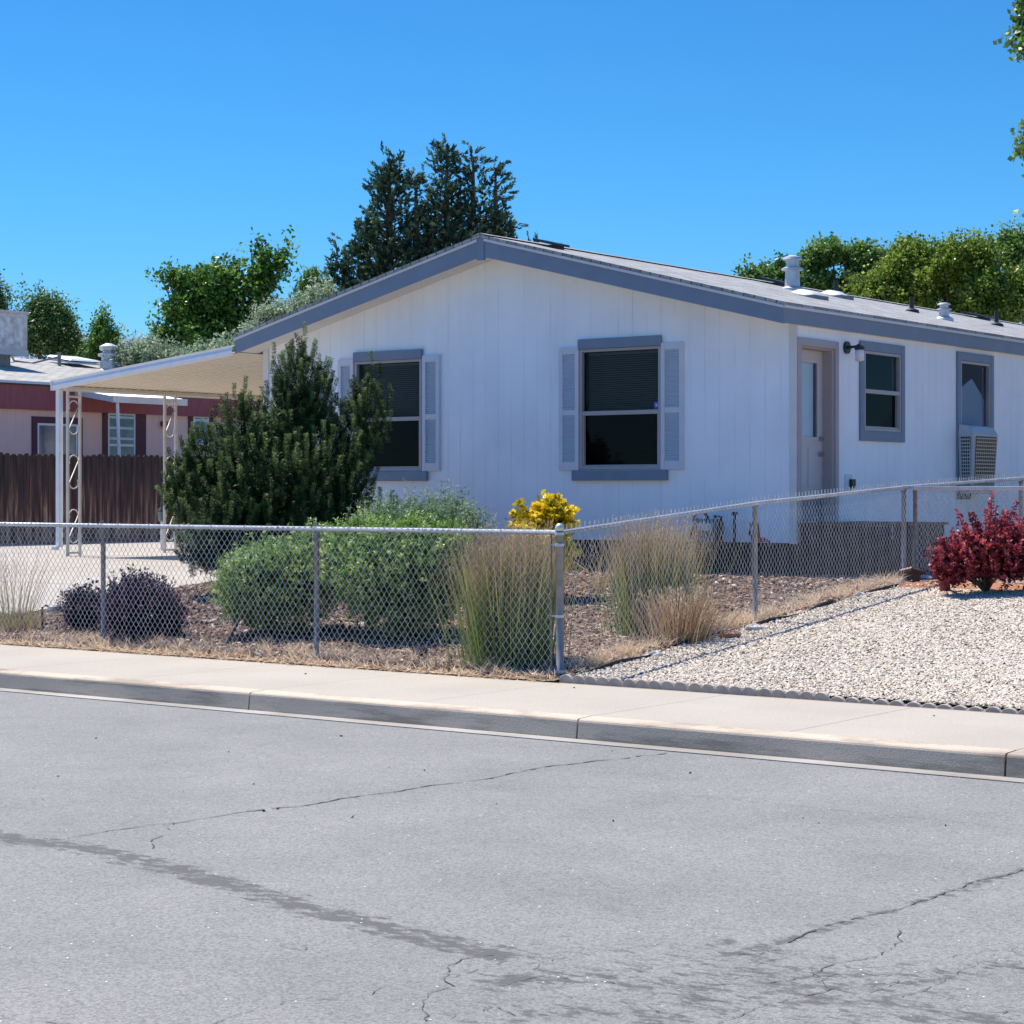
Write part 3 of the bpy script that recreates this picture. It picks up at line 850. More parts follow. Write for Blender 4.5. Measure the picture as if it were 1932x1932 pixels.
# windows -------------------------------------------------------------
def window(h, pl, parent, trim, blinds='upper', sticker=False, mid=.53, dark_low=True):
    u0, u1, z0, z1 = h
    pos = YF if pl == 'y' else XR
    def bx(b, a, c_, d, e, n0, n1):
        """n: distance out from the wall"""
        if pl == 'y': b.box(a, c_, pos-n1, pos-n0, d, e)
        else: b.box(pos+n0, pos+n1, a, c_, d, e)
    t = .035
    b = MB()
    bx(b, u0, u0+t, z0, z1, -.05, .022); bx(b, u1-t, u1, z0, z1, -.05, .022)
    bx(b, u0+t, u1-t, z1-t, z1, -.05, .021); bx(b, u0+t, u1-t, z0, z0+t, -.05, .021)
    zm = z0+(z1-z0)*(1-mid)
    bx(b, u0+t, u1-t, zm-.03, zm+.022, -.045, .018)
    wn = b.build('window', M['frame'], parent, bevel=.003)
    b = MB(); s = .022                      # inner sash
    bx(b, u0+t, u0+t+s, z0+t, zm-.03, -.035, .004); bx(b, u1-t-s, u1-t, z0+t, zm-.03, -.035, .004)
    bx(b, u0+t+s, u1-t-s, z0+t, z0+t+s, -.035, .003)
    b.build('sash', M['frame'], wn)
    b = MB()
    if pl == 'y': b.quad((u0+t, pos+.025, zm), (u1-t, pos+.025, zm), (u1-t, pos+.025, z1-t), (u0+t, pos+.025, z1-t))
    else: b.quad((pos-.025, u0+t, zm), (pos-.025, u1-t, zm), (pos-.025, u1-t, z1-t), (pos-.025, u0+t, z1-t))
    b.build('pane', M['glass'], wn)
    b = MB()
    if pl == 'y': b.quad((u0+t, pos+.032, z0+t), (u1-t, pos+.032, z0+t), (u1-t, pos+.032, zm), (u0+t, pos+.032, zm))
    else: b.quad((pos-.032, u0+t, z0+t), (pos-.032, u1-t, z0+t), (pos-.032, u1-t, zm), (pos-.032, u0+t, zm))
    b.build('pane', M['glass_dark'], wn)
    if blinds:
        b = MB(); z = z1-t-.05; zl = z0+t if blinds == 'full' else zm
        bx(b, u0+t+.03, u1-t-.03, z1-t-.04, z1-t-.005, -.11, -.08)
        while z > zl:
            if pl == 'y': b.prism([(u0+t+.03, pos+.085, z), (u1-t-.03, pos+.085, z), (u1-t-.03, pos+.105, z-.019), (u0+t+.03, pos+.105, z-.019)], (0, .001, .001))
            else: b.prism([(pos-.085, u0+t+.03, z), (pos-.085, u1-t-.03, z), (pos-.105, u1-t-.03, z-.019), (pos-.105, u0+t+.03, z-.019)], (.001, 0, .001))
            z -= .027
        b.build('blind', M['blind'], wn)
    if sticker:
        b = MB(); bx(b, u1-t-.085, u1-t-.015, zm+.03, zm+.115, -.0245, -.0235); b.build('sticker', M['sticker'], wn)
        b = MB(); bx(b, u1-t-.065, u1-t-.035, zm+.06, zm+.09, -.0234, -.0228); b.build('sticker_mark', M['shutter'], wn)
    b = MB()
    if trim == 'front':
        bx(b, u0-.012, u1+.012, z1+.002, z1+.125, .0, .045)
        b.build('head_trim', M['trim'], wn, bevel=.004); b = MB()
        bx(b, u0-.10, u1+.10, z0-.135, z0-.012, .0, .05)
    else:
        w_ = .105
        bx(b, u0-w_, u0-.002, z0-w_-.02, z1+w_+.01, .0, .03); bx(b, u1+.002, u1+w_, z0-w_-.02, z1+w_+.01, .0, .03)
        bx(b, u0-.002, u1+.002, z1+.002, z1+w_+.01, .0, .029); bx(b, u0-.002, u1+.002, z0-w_-.02, z0-.002, .0, .029)
    b.build('sill' if trim == 'front' else 'trim', M['trim'], wn, bevel=.004)
    return wn
window(W1, 'y', house, 'front', 'full')
window(W2, 'y', house, 'front', 'full', sticker=True)
window(W3, 'x', house, 'side', None, mid=.50)
wn4 = window(W4, 'x', house, 'side', None, mid=.62)
# pale panel shaped as a gabled house's reflection, behind the cooler window's upper glass
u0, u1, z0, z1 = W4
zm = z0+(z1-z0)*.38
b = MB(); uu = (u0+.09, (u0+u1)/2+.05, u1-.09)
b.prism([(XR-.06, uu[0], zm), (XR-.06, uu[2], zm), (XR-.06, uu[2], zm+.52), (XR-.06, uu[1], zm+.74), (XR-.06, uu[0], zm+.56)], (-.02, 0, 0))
b.build('reflected_gable', M['reflection_and_blind'], wn4)
b = MB(); b.box(XR-.058, XR-.052, u0+.035, u0+.09, zm+.05, zm+.5); b.build('reflected_trim', M['shutter'], wn4); b = MB(); b.box(XR-.058, XR-.052, u1-.09, u1-.04, zm+.05, zm+.48)  # white trim edges of the same reflection, added as strips
b.build('reflected_trim', M['shutter'], wn4)
# shutters with louvres
def shutter(x0, x1, z0, z1):
    b = MB(); y1, y0 = YF-.002, YF-.034; r = .055
    b.box(x0, x0+r, y0, y1, z0, z1); b.box(x1-r, x1, y0, y1, z0, z1)
    zm = z0+(z1-z0)*.47
    for a, c_ in ((z0, z0+.11), (zm-.035, zm+.035), (z1-.085, z1)): b.box(x0+r, x1-r, y0+.002, y1, a, c_)
    sh = b.build('shutter', M['shutter'], house, bevel=.003)
    b = MB()
    for a, c_ in ((z0+.11, zm-.035), (zm+.035, z1-.085)):
        z = a+.005
        while z < c_-.01:
            b.prism([(x0+r, y0+.006, z), (x1-r, y0+.006, z), (x1-r, y0+.024, z+.022), (x0+r, y0+.024, z+.022)], (0, .004, 0))
            z += .030
        b.quad((x0+r, y1-.001, a), (x1-r, y1-.001, a), (x1-r, y1-.001, c_), (x0+r, y1-.001, c_))
    b.build('louvres', M['shutter'], sh)
for p in ((1057, 1094), (1249, 1291)):
    shutter(on_y(p[0], 700, YF).x, on_y(p[1], 700, YF).x, W2[2]-.01, W2[3]+.035)
for p in ((640, 669), (799, 831)):
    shutter(on_y(p[0], 700, YF).x, on_y(p[1], 700, YF).x, W1[2]-.01, W1[3]+.04)

# door ------------------------------------------------------------------
u0, u1, z0, z1 = DR
b = MB()
b.box(XR, XR+.035, u0-.085, u0-.001, z0, z1+.09); b.box(XR, XR+.035, u1+.001, u1+.085, z0-.02, z1+.09)
b.box(XR, XR+.034, u0-.001, u1+.001, z1+.001, z1+.09)
b.box(XR-.16, XR-.002, u0+.001, u0+.022, z0, z1); b.box(XR-.16, XR-.002, u1-.022, u1-.001, z0, z1); b.box(XR-.16, XR-.002, u0+.022, u1-.022, z1-.022, z1-.001)
b.build('door_frame', M['taupe'], house, bevel=.004)
a0, a1 = u0+.024, u1-.024; xd = XR-.13
g0, g1, gz0, gz1 = a0+.13, a1-.15, z0+1.0, z1-.17
b = MB()
wall_cells(b, 'x', a0, a1, z0+.003, z1-.024, [(g0, g1, gz0, gz1)], xd)
b.box(xd-.04, xd-.03, a0, a1, z0, z1-.03)
b.box(xd, xd+.012, g0-.035, g0, gz0-.035, gz1+.035); b.box(xd, xd+.012, g1, g1+.035, gz0-.035, gz1+.035)
b.box(xd, xd+.011, g0, g1, gz1, gz1+.035); b.box(xd, xd+.011, g0, g1, gz0-.035, gz0)
for q0, q1 in ((a0+.12, (a0+a1)/2-.03), ((a0+a1)/2+.03, a1-.12)):
    b.box(xd, xd+.009, q0, q1, z0+.42, z0+.86)
door = b.build('door', M['door'], house)
b = MB(); b.quad((xd-.01, g0, gz0), (xd-.01, g1, gz0), (xd-.01, g1, gz1), (xd-.01, g0, gz1)); b.build('door_glass', M['glass_door'], door)
b = MB(); b.box(xd-.008, xd+.002, g1-.06, g1-.03, gz0, gz1); b.build('glass_bar', M['dark'], door)
b = MB(); b.box(xd+.002, xd+.01, a0+.01, a1-.01, z0+.01, z0+.3); b.build('kick_plate', mat('kick_plate', (.14, .14, .18), .4), door)
b = MB(); b.tube([(xd, a1-.07, z0+.98), (xd+.035, a1-.07, z0+.98)], .03, 14); b.build('deadbolt', M['brass'], door, smooth=False)
b = MB(); b.tube([(xd, a1-.07, z0+.80), (xd+.03, a1-.07, z0+.80)], .03, 14); b.tube([(xd+.03, a1-.07, z0+.80), (xd+.055, a1-.07, z0+.80)], .012, 8); b.tube([(xd+.055, a1-.06, z0+.80), (xd+.055, a1-.18, z0+.80)], .01, 8)
b.build('handle', M['brass'], door)
b = MB(); b.box(XR-.15, XR+.02, u0-.0, u1, z0-.045, z0-.001); b.build('threshold', M['dark'], house)

# wall lamp
p = on_x(1596, 656, XR); ly, lz = p.y, p.z
b = MB(); b.tube([(XR, ly, lz), (XR+.03, ly, lz)], .075, 20); b.tube([(XR+.03, ly, lz), (XR+.13, ly, lz+.01), (XR+.17, ly, lz)], [.02, .014, .05], 10)
b.lathe([(.06, lz-.03), (.06, lz+.005), (.02, lz+.02)], XR+.18, ly, 16)
lamp = b.build('wall_lamp', M['black'], house)
b = MB(); b.lathe([(.035, lz-.17), (.055, lz-.16), (.055, lz-.04), (.045, lz-.031)], XR+.18, ly, 16); b.build('lamp_shade', M['bulbglass'], lamp, smooth=True)
# electrical box
p = on_x(1603, 912, XR)
b = MB(); b.box(XR, XR+.02, p.y-.13, p.y+.03, p.z-.09, p.z+.11); ob = b.build('outlet_plate', M['soffit'], house, bevel=.004)
b = MB(); b.box(XR+.021, XR+.06, p.y-.05, p.y+.05, p.z-.06, p.z+.05); b.build('outlet_cover', M['black'], ob, bevel=.006)
# small grille under the cooler window
p = on_x(1818, 935, XR)
b = MB(); b.box(XR, XR+.015, p.y-.22, p.y+.22, p.z-.05, p.z+.05); b.build('wall_vent', M['dark'], house)

# roof fittings ----------------------------------------------------------
def on_roof(px, py):
    """where the view ray meets the right slope of the main roof"""
    r = (px-PCX)/FPX; h = (HY-py)/FPX
    dx, dy, dz = U[0]*r+V[0], U[1]*r+V[1], h
    # z = 4.744-.25*(x-RX):  EYE+h*Z = 4.744-.25*(dx*Z-RX)
    Z = (4.744+.25*RX-EYE)/(dz+.25*dx)
    return Vector((dx*Z, dy*Z, EYE+dz*Z))
def on_roof_y(px, Y):
    """slope point at column px and wall distance Y"""
    r = (px-PCX)/FPX; Z = Y/(.5952*r+.8036); x = (U[0]*r+V[0])*Z
    return Vector((x, Y, roofz(x)))
def flue(p, s, parent, tall=.42, low=False):
    b = MB(); x, y, z = p
    b.lathe([(.20*s, z-.05), (.20*s, z+.01), (.11*s, z+.05), (.105*s, z+tall*.55), (.16*s, z+tall*.57), (.155*s, z+tall*.63), (.09*s, z+tall*.68), (.09*s, z+tall*.86), (.145*s, z+tall*.88), (.13*s, z+tall*.95), (.05*s, z+tall)], x, y, 20)
    return b.build('roof_flue', M['galv_l'], parent)
p = on_roof(1495, 547); print('flue', p)
flue(p, 1.0, house, .50)
p = on_roof(1781, 603); flue(p, .7, house, .25)
for px, py, hgt in ((1577, 556, .23), (1720, 588, .23), (1880, 614, .25)):
    p = on_roof(px, py); b = MB()
    b.tube([(p.x, p.y, p.z-.05), (p.x, p.y, p.z+hgt)], .035, 10); b.lathe([(.12, p.z-.03), (.11, p.z+.02), (.05, p.z+.05)], p.x, p.y, 14)
    b.build('vent_pipe', M['black'], house)
for px, py in ((1525, 560), (1577, 560)):
    p = on_roof(px, py); b = MB(); w_ = .17
    def dome(b, p, w_, h_):
        rows = 5
        vs = []; n = 9
        for i in range(n):
            for j in range(n):
                a, c_ = -1+2*i/(n-1), -1+2*j/(n-1)
                x, y = p.x+a*w_, p.y+c_*w_
                vs.append((x, y, roofz(x)+.02+h_*(1-a**4)*(1-c_**4)))
        fs = [(i*n+j, (i+1)*n+j, (i+1)*n+j+1, i*n+j+1) for i in range(n-1) for j in range(n-1)]
        b.add(vs, fs)
    dome(b, p, w_, .07)
    sk = b.build('skylight', M['alu'], house, smooth=True)
    b = MB(); b.box(p.x-w_-.03, p.x+w_+.03, p.y-w_-.03, p.y+w_+.03, roofz(p.x+w_)-.06, roofz(p.x)+.005); b.build('skylight_kerb', M['galv'], sk)
for px, w_ in ((1040, .17), (1462, .2), (1845, .24)):
    r_ = (px-PCX)/FPX; xx = -15.08; Yv = xx*(.8036+.5952*r_)/(.8036*r_-.5952)
    p = Vector((xx, Yv, roofz(xx)))
    b = MB(); z = p.z
    b.prism([(xx-w_, Yv-w_, z+.045+w_*.25), (xx+w_, Yv-w_, z+.045-w_*.25), (xx+w_, Yv+w_, z+.045-w_*.25), (xx-w_, Yv+w_, z+.045+w_*.25)], (0, 0, .03))
    b.box(xx-w_*.7, xx+w_*.7, Yv-w_*.7, Yv+w_*.7, z-.09, z+.02)
    b.build('roof_vent', M['black'], house)

# window cooler
p0 = on_x(1803, 800, XR); cy0 = p0.y; cx1 = XR+.25; cy1 = on_x(1883, 800, cx1).y
zt, zb = 2.42, 1.50
cooler = thing('evaporative_cooler', 'boxy off-white evaporative cooler with tan grilles hung under the right-hand side window', 'cooler', (XR+.15, (cy0+cy1)/2, zb))
b = MB(); e = .04
b.add([(XR+.035, cy0+e, zb), (cx1-.04, cy0+e, zb), (cx1-.04, cy1-e, zb), (XR+.035, cy1-e, zb),
       (XR+.035, cy0, zt-.13), (cx1, cy0, zt-.13), (cx1, cy1, zt-.13), (XR+.035, cy1, zt-.13),
       (XR+.035, cy0+.02, zt), (cx1-.05, cy0+.05, zt-.03), (cx1-.05, cy1-.05, zt-.03), (XR+.035, cy1-.02, zt)],
      [(0,3,2,1),(0,1,5,4),(1,2,6,5),(2,3,7,6),(3,0,4,7),(4,5,9,8),(5,6,10,9),(6,7,11,10),(7,4,8,11),(8,9,10,11)])
body = b.build('body', M['plastic'], cooler, bevel=.008)
def lerp(a, c_, t): return a+(c_-a)*t
b = MB()
for k in range(15):       # slats on the wide face
    z = zb+.05+k*.048; t = (z-zb)/(zt-.13-zb); xx = lerp(cx1-.04, cx1, t)+.004
    b.box(xx, xx+.012, lerp(cy0+e, cy0, t)+.07, lerp(cy1-e, cy1, t)-.05, z, z+.017)
for k in range(11):
    y = lerp(cy0+.1, cy1-.08, k/10)
    b.prism([(cx1-.036, y, zb+.05), (cx1+.010, y, zt-.17), (cx1+.010, y+.012, zt-.17), (cx1-.036, y+.012, zb+.05)], (.006, 0, 0))
b.build('grille', M['grille'], cooler)
b = MB()
b.prism([(cx1-.038, cy0+.1, zb+.04), (cx1+.0015, cy0+.08, zt-.16), (cx1+.0015, cy1-.06, zt-.16), (cx1-.038, cy1-.08, zb+.04)], (.002, 0, 0))
b.prism([(XR+.07, cy0+.035, zb+.04), (cx1-.07, cy0+.035, zb+.04), (cx1-.04, cy0-.002, zt-.17), (XR+.07, cy0-.002, zt-.17)], (0, -.002, 0))
b.build('pad', M['black'], cooler)
b = MB()
for k in range(15):
    z = zb+.05+k*.047; t = (z-zb)/(zt-.13-zb); yy = lerp(cy0+e, cy0, t)-.006
    b.box(XR+.06, cx1-.05, yy-.01, yy, z, z+.014)
for k in range(5):
    x = lerp(XR+.07, cx1-.06, k/4); b.prism([(x, cy0+.03, zb+.05), (x+.008, cy0+.03, zb+.05), (x+.008, cy0-.006, zt-.18), (x, cy0-.006, zt-.18)], (0, -.004, 0))
b.build('grille', M['plastic'], cooler)

# porch landing under the door
porch = thing('porch_landing', 'dark brown wooden landing of vertical boards below the side door', 'porch', (-10.55, 21.3, .56))
b = MB(); mdk = mat('dark_stained_boards', (.035, .024, .02), .85, var=.5, vscale=5, stretch=(8, 8, .6), bump=.3)
mdk2 = mat('worn_stained_boards', (.11, .055, .032), .85, var=.5, vscale=5, stretch=(8, 8, .6), bump=.3)
x = XR+.04
px0, px1, py0_, py1_ = XR+.04, -10.0, 20.62, 21.95
while x < px1-.02:
    b.box(x, min(x+.088, px1), py0_, py0_+.02, .5, 1.145)
    x += .095
y = py0_+.02
while y < py1_:
    b.box(px1-.02, px1, y, min(y+.088, py1_), .5, 1.145); y += .095
b.build('side_boards', mdk, porch)
b = MB(); y = py0_-.02
while y < py1_: b.box(px0, px1+.03, y, y+.135, 1.147, 1.175); y += .142
b.build('deck_boards', mdk2, porch)

# gas meter -------------------------------------------------------------
gp = on_y(1337, 1000, 20.30)
gm = thing('gas_meter', 'grey gas meter with looping black pipe against the white front wall', 'gas meter', (gp.x, 20.3, .56))
b = MB(); mx, my, mz = gp.x, 20.3, gp.z
prof = []
b.tube([(mx-.15, my, mz+.03), (mx+.15, my, mz+.03)], .10, 14); b.tube([(mx-.14, my, mz-.12), (mx+.14, my, mz-.12)], .09, 14); b.box(mx-.14, mx+.14, my-.08, my+.08, mz-.14, mz+.05)
b.build('meter_body', M['meter'], gm, bevel=.008)
b = MB(); b.tube([(mx-.05, my-.09, mz+.04), (mx-.05, my-.115, mz+.04)], .05, 14); b.box(mx-.11, mx+.11, my-.112, my-.082, mz-.005, mz+.08); b.build('meter_dial', M['galv_l'], gm)
b = MB()
b.tube([(mx-.19, my, .5), (mx-.19, my, mz+.02), (mx-.19, my, mz+.15), (mx-.14, my, mz+.21), (mx-.06, my, mz+.21), (mx-.02, my, mz+.15), (mx-.02, my, mz+.08)], .02, 8)
b.tube([(mx+.08, my, mz+.08), (mx+.08, my, mz+.16), (mx+.17, my, mz+.16), (mx+.17, my, mz-.2), (mx+.17, my+.2, mz-.2)], .02, 8)
b.build('pipe', M['black'], gm, smooth=True)
b = MB(); b.tube([(mx-.19, my-.04, mz-.05), (mx-.19, my+.03, mz-.05)], .065, 14); b.build('regulator', M['black'], gm)
# riser pipe
rp = on_y(1386, 1000, 20.4); b = MB()
b.tube([(rp.x, 20.4, .5), (rp.x, 20.4, on_y(1386, 970, 20.4).z)], .018, 8); b.tube([(rp.x, 20.4, on_y(1386, 972, 20.4).z), (rp.x, 20.4, on_y(1386, 966, 20.4).z)], .035, 10); b.lathe([(.06, .56), (.05, .62), (.02, .66)], rp.x, 20.4, 10)
tag(b.build('riser_pipe', M['black']), 'thin black riser pipe with a small cap between gas meter and copper pipes', 'pipe')
# copper water loops
cp = on_y(1424, 1015, 20.1); cq = on_y(1444, 1015, 20.1)
wz = cp.z; b = MB()
b.tube([(cp.x-.03, 20.1, .5), (cp.x-.03, 20.1, wz+.02), (cp.x-.07, 20.1, wz+.04), (cp.x-.05, 20.1, wz+.16), (cp.x+.03, 20.1, wz+.16), (cp.x+.05, 20.1, wz+.02), (cp.x+.05, 20.1, wz-.02), (cq.x+.0, 20.1, wz-.02), (cq.x+.05, 20.1, wz-.04), (cq.x+.05, 20.1, wz-.10)], .019, 8)
b.tube([(cp.x+.03, 20.1, .5), (cp.x+.03, 20.1, wz)], .014, 8)
b.tube([(cp.x+.06, 20.1, wz-.02), (cp.x+.12, 20.1, wz-.02)], .028, 8)
tag(b.build('water_pipe', M['copper'], smooth=True), 'reddish copper water pipe loop with valve beside the house corner', 'pipe')
# slim grey pole left of the meter
pp = on_y(1313, 1085, 19.9); b = MB(); b.tube([(pp.x, 19.9, .5), (pp.x, 19.9, on_y(1313, 975, 19.9).z)], .014, 8)
tag(b.build('stake', M['galv']), 'slim pale stake standing in the mulch left of the gas meter', 'stake')
# coiled hose end on the side wall
hp_ = on_x(1737, 1003, XR+.06); b = MB()
pts = [(XR+.06, hp_.y-.2+.2*(1-math.cos(t)), hp_.z-.05+.12*math.sin(t)) for t in np.linspace(-.4, 3.6, 14)]
b.tube(pts, .012, 8); b.box(XR+.001, XR+.07, hp_.y-.3, hp_.y-.26, hp_.z+.02, hp_.z+.09)
tag(b.build('hose', M['rubber'], smooth=True), 'short arched black hose on the side wall behind the fence', 'hose')
# broken black strip lying in the mulch
a, c_ = on_g(1335, 1100), on_g(1395, 1078); b = MB(); b.tube([a+Vector((0, 0, .05)), a.lerp(c_, .5)+Vector((0, 0, .05)), c_+Vector((0, 0, .07))], .016, 6)
tag(b.build('irrigation_tube', M['rubber']), 'short black irrigation tube lying slanted on the dark mulch', 'tube')

# ================================================================== CARPORT
CX0 = -23.37
carport = thing('carport', 'flat cream metal carport roof on scrollwork posts left of the white house', 'carport', (-21.5, 24, .56))
def cz(x): return 3.145 + (3.516-3.145)*(x-CX0)/(-19.67-CX0)
CYF, CYB = 20.16, 30.0
b = MB()         # corrugated pans, ribs running down the slope
y = CYF+.06; pitch = .152
prof = []
while y < CYB:
    prof += [(y, 0), (y+.085, 0), (y+.09, .028), (y+.148, .028)]
    y += pitch
vs, fs = [], []
for k, (yy, dz) in enumerate(prof):
    vs += [(CX0+.02, yy, cz(CX0)-.06+dz), (-19.69, yy, cz(-19.69)-.06+dz)]
for k in range(len(prof)-1): fs.append((2*k, 2*k+1, 2*k+3, 2*k+2))
b.add(vs, fs)
pans = b.build('roof_panel', M['cream'], carport)
sm_ = pans.modifiers.new('thickness', 'SOLIDIFY'); sm_.thickness = .004
b = MB()         # white fascia, front: folded profile
for d0, d1, o0, o1 in ((0, .035, .045, .028), (.035, .075, .028, .05), (.075, .135, .05, .038)):
    x0, x1 = CX0-.05, -19.69
    b.quad((x0, CYF-o0, cz(x0)+.03-d0), (x1, CYF-o0, cz(x1)+.03-d0), (x1, CYF-o1, cz(x1)+.03-d1), (x0, CYF-o1, cz(x0)+.03-d1))
x0, x1 = CX0-.05, -19.69
b.quad((x0, CYF-.045, cz(x0)+.03), (x1, CYF-.045, cz(x1)+.03), (x1, CYF+.05, cz(x1)+.03), (x0, CYF+.05, cz(x0)+.03))
b.quad((x0, CYF-.038, cz(x0)-.105), (x1, CYF-.038, cz(x1)-.105), (x1, CYF+.0, cz(x1)-.105), (x0, CYF+.0, cz(x0)-.105))
b.box(CX0-.052, CX0-.02, CYF-.05, CYB, cz(CX0)-.115, cz(CX0)+.03)
b.build('fascia', M['alu'], carport)
b = MB(); b.box(CX0+.10, CX0+.18, CYF+.05, CYB, cz(CX0)-.105, cz(CX0)-.062)
b.build('beam', M['cream'], carport)
XP = CX0+.14
def scroll_post(y0, top, parent):
    """two slim uprights with S scrolls between"""
    b = MB(); wd = .27; g = gz(0, y0)+.012
    for y in (y0, y0+wd-.035): b.box(XP-.017, XP+.017, y, y+.035, g, top)
    b.box(XP-.015, XP+.015, y0+.035, y0+wd-.035, g+.03, g+.06); b.box(XP-.015, XP+.015, y0+.035, y0+wd-.035, top-.12, top-.09)
    post = b.build('post', M['iron'], parent)
    b = MB(); n = 4; hh = .50; y_l, y_r = y0+.047, y0+wd-.047; ym = (y_l+y_r)/2; rr = (y_r-y_l)/2
    zc = g+.19
    while zc + hh < top-.05:
        pts = []
        for t in np.linspace(math.pi*1.15, 0, 8): pts.append((XP, ym+rr*math.cos(t), zc+hh-rr+rr*math.sin(t)))
        pts2 = []
        for t in np.linspace(math.pi, 2*math.pi*1.08, 8): pts2.append((XP, ym+rr*math.cos(t), zc+rr+rr*math.sin(t)))
        b = MB(); b.tube(pts+pts2, .009, 6); b.build('scroll', M['iron'], post, smooth=True)
        zc += .81
top = cz(CX0)-.10
yps = [on_x(126, 1000, XP).y, on_x(309, 1000, XP).y, on_x(309, 1000, XP).y+1.95, on_x(309, 1000, XP).y+3.9]
for y in yps: scroll_post(y, top, carport)
b = MB(); xg = CX0+.02; b.box(xg-.04, xg+.04, CYF+.02, CYF+.10, .70, top+.05); b.box(xg-.06, xg+.03, CYF-.05, CYF+.04, .66, .72)
b.build('downspout', M['alu'], carport, bevel=.01)

# lantern by the pine
lp = on_g(305, 1040); Z = depth(lp); s = Z/FPX
lant = thing('garden_lantern', 'small pale post lantern with pointed cap beside the dark pine', 'lantern', lp)
zt_ = at(305, 955, Z).z
b = MB(); b.tube([lp, (lp.x, lp.y, zt_-.25)], .02, 8); b.build('post', M['alu'], lant)
b = MB(); b.lathe([(.05, zt_-.25), (.06, zt_-.22), (.07, zt_-.09), (.06, zt_-.085)], lp.x, lp.y, 6); b.build('glass', M['glass_n'], lant)
b = MB(); b.lathe([(.085, zt_-.085), (.075, zt_-.07), (.025, zt_-.01), (.01, zt_+.02)], lp.x, lp.y, 6); b.build('cap', M['black'], lant)

# ================================================================== WOOD FENCE
XF = -28.9
mwf = bpy.data.materials.new('weathered_boards'); mwf.use_nodes = True
l = mwf.node_tree.links; pb = mwf.node_tree.nodes['Principled BSDF']; pb.inputs['Roughness'].default_value = .9
ge = N(mwf, 'ShaderNodeNewGeometry'); mp = N(mwf, 'ShaderNodeMapping'); mp.inputs['Scale'].default_value = (12, 12, .9)
l.new(ge.outputs['Position'], mp.inputs[0])
nn_ = N(mwf, 'ShaderNodeTexNoise', Scale=1., Detail=6, Roughness=.65); l.new(mp.outputs[0], nn_.inputs['Vector'])
sp3 = N(mwf, 'ShaderNodeSeparateXYZ'); l.new(ge.outputs['Position'], sp3.inputs[0])
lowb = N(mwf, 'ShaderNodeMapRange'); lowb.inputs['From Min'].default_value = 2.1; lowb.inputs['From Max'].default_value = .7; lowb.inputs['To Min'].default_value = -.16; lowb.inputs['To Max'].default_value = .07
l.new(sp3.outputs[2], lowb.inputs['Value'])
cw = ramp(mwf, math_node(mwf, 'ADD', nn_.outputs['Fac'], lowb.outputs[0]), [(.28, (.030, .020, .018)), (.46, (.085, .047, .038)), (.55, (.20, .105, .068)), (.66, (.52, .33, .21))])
l.new(cw, pb.inputs['Base Color'])
fence = thing('wood_fence', 'dark weathered dog-eared board fence in front of the pink house', 'fence', (XF, 28, .56))
b = MB(); y = 22.0; tops = 2.22
i = 0
while y < 46:
    if not (0):
        hgt = tops + random.uniform(-.02, .015); w2 = .138
        if i in (75,): hgt -= .25
        x = XF+random.uniform(-.004, .004)
        b.prism([(x, y, .50), (x, y+w2, .50), (x, y+w2, hgt-.035), (x, y+w2-.035, hgt), (x, y+.035, hgt), (x, y, hgt-.035)], (-.018, 0, 0))
    y += .146; i += 1
b.build('boards', mwf, fence)
for z in (.8, 1.35, 1.98): b = MB(); b.box(XF-.06, XF-.022, 22, 46, z, z+.09); b.build('rail', mwf, fence)
b = MB(); b.box(XF+.005, XF+.03, 31.0, 34.4, 1.86, 1.89); b.build('batten', mwf, fence)
y = 22
while y < 46: b = MB(); b.box(XF-.15, XF-.061, y, y+.09, .4, 2.1); b.build('post', mwf, fence); y += 2.4
# red brick border at its foot
b = MB(); y = 22.0
while y < 40: b.box(XF+.10, XF+.30, y, y+.09, .5, .605+random.uniform(-.01, .012)); y += .10
tag(b.build('brick_border', mat('border_brick', (.42, .22, .17), .9, var=.25, vscale=9, bump=.3), bevel=.006), 'low red brick border between the driveway and the wooden fence', 'border')

# ================================================================== NEIGHBOUR'S HOUSE
NX = -31.5; NY0, NY1 = 20.0, 50.0
nh = thing('neighbour_house', 'pink single storey house with burgundy fascia behind the wooden fence', 'house', (-35.5, 35, .56))
NRX = -36.0; NZE = 3.69
def nrz(x): return NZE + .18*(min(NX+.12, x)-(NX+.12))*-1 if x > NRX else NZE+.18*(NX+.12-NRX) - .18*(NRX-x)
b = MB(); b.quad((NX, NY0, .9), (NX, NY1, .9), (NX, NY1, 3.65), (NX, NY0, 3.65)); b.quad((NX, NY0, .9), (-40.5, NY0, .9), (-40.5, NY0, 3.6), (NX, NY0, 3.6))
b.poly([(NX, NY0, 3.6), (NRX, NY0, nrz(NRX)-.1), (-40.5, NY0, 3.6)]); b.quad((-40.5, NY0, .9), (-40.5, NY1, .9), (-40.5, NY1, 3.6), (-40.5, NY0, 3.6)); b.quad((NX, NY1, .9), (-40.5, NY1, .9), (-40.5, NY1, 3.6), (NX, NY1, 3.6))
b.build('wall', M['pink'], nh)
b = MB(); b.box(-40.4, NX-.05, NY0+.05, NY1-.05, .4, .9); b.build('skirting', M['pink'], nh)
b = MB()
b.prism([(NX+.14, NY0-.3, nrz(NX+.12)), (NX+.14, NY1+.3, nrz(NX+.12)), (NRX, NY1+.3, nrz(NRX)), (NRX, NY0-.3, nrz(NRX))], (0, 0, -.05))
b.prism([(-40.7, NY0-.3, nrz(-40.7)), (-40.7, NY1+.3, nrz(-40.7)), (NRX, NY1+.3, nrz(NRX)), (NRX, NY0-.3, nrz(NRX))], (0, 0, -.05))
b.build('roof', M['shingle_n'], nh)
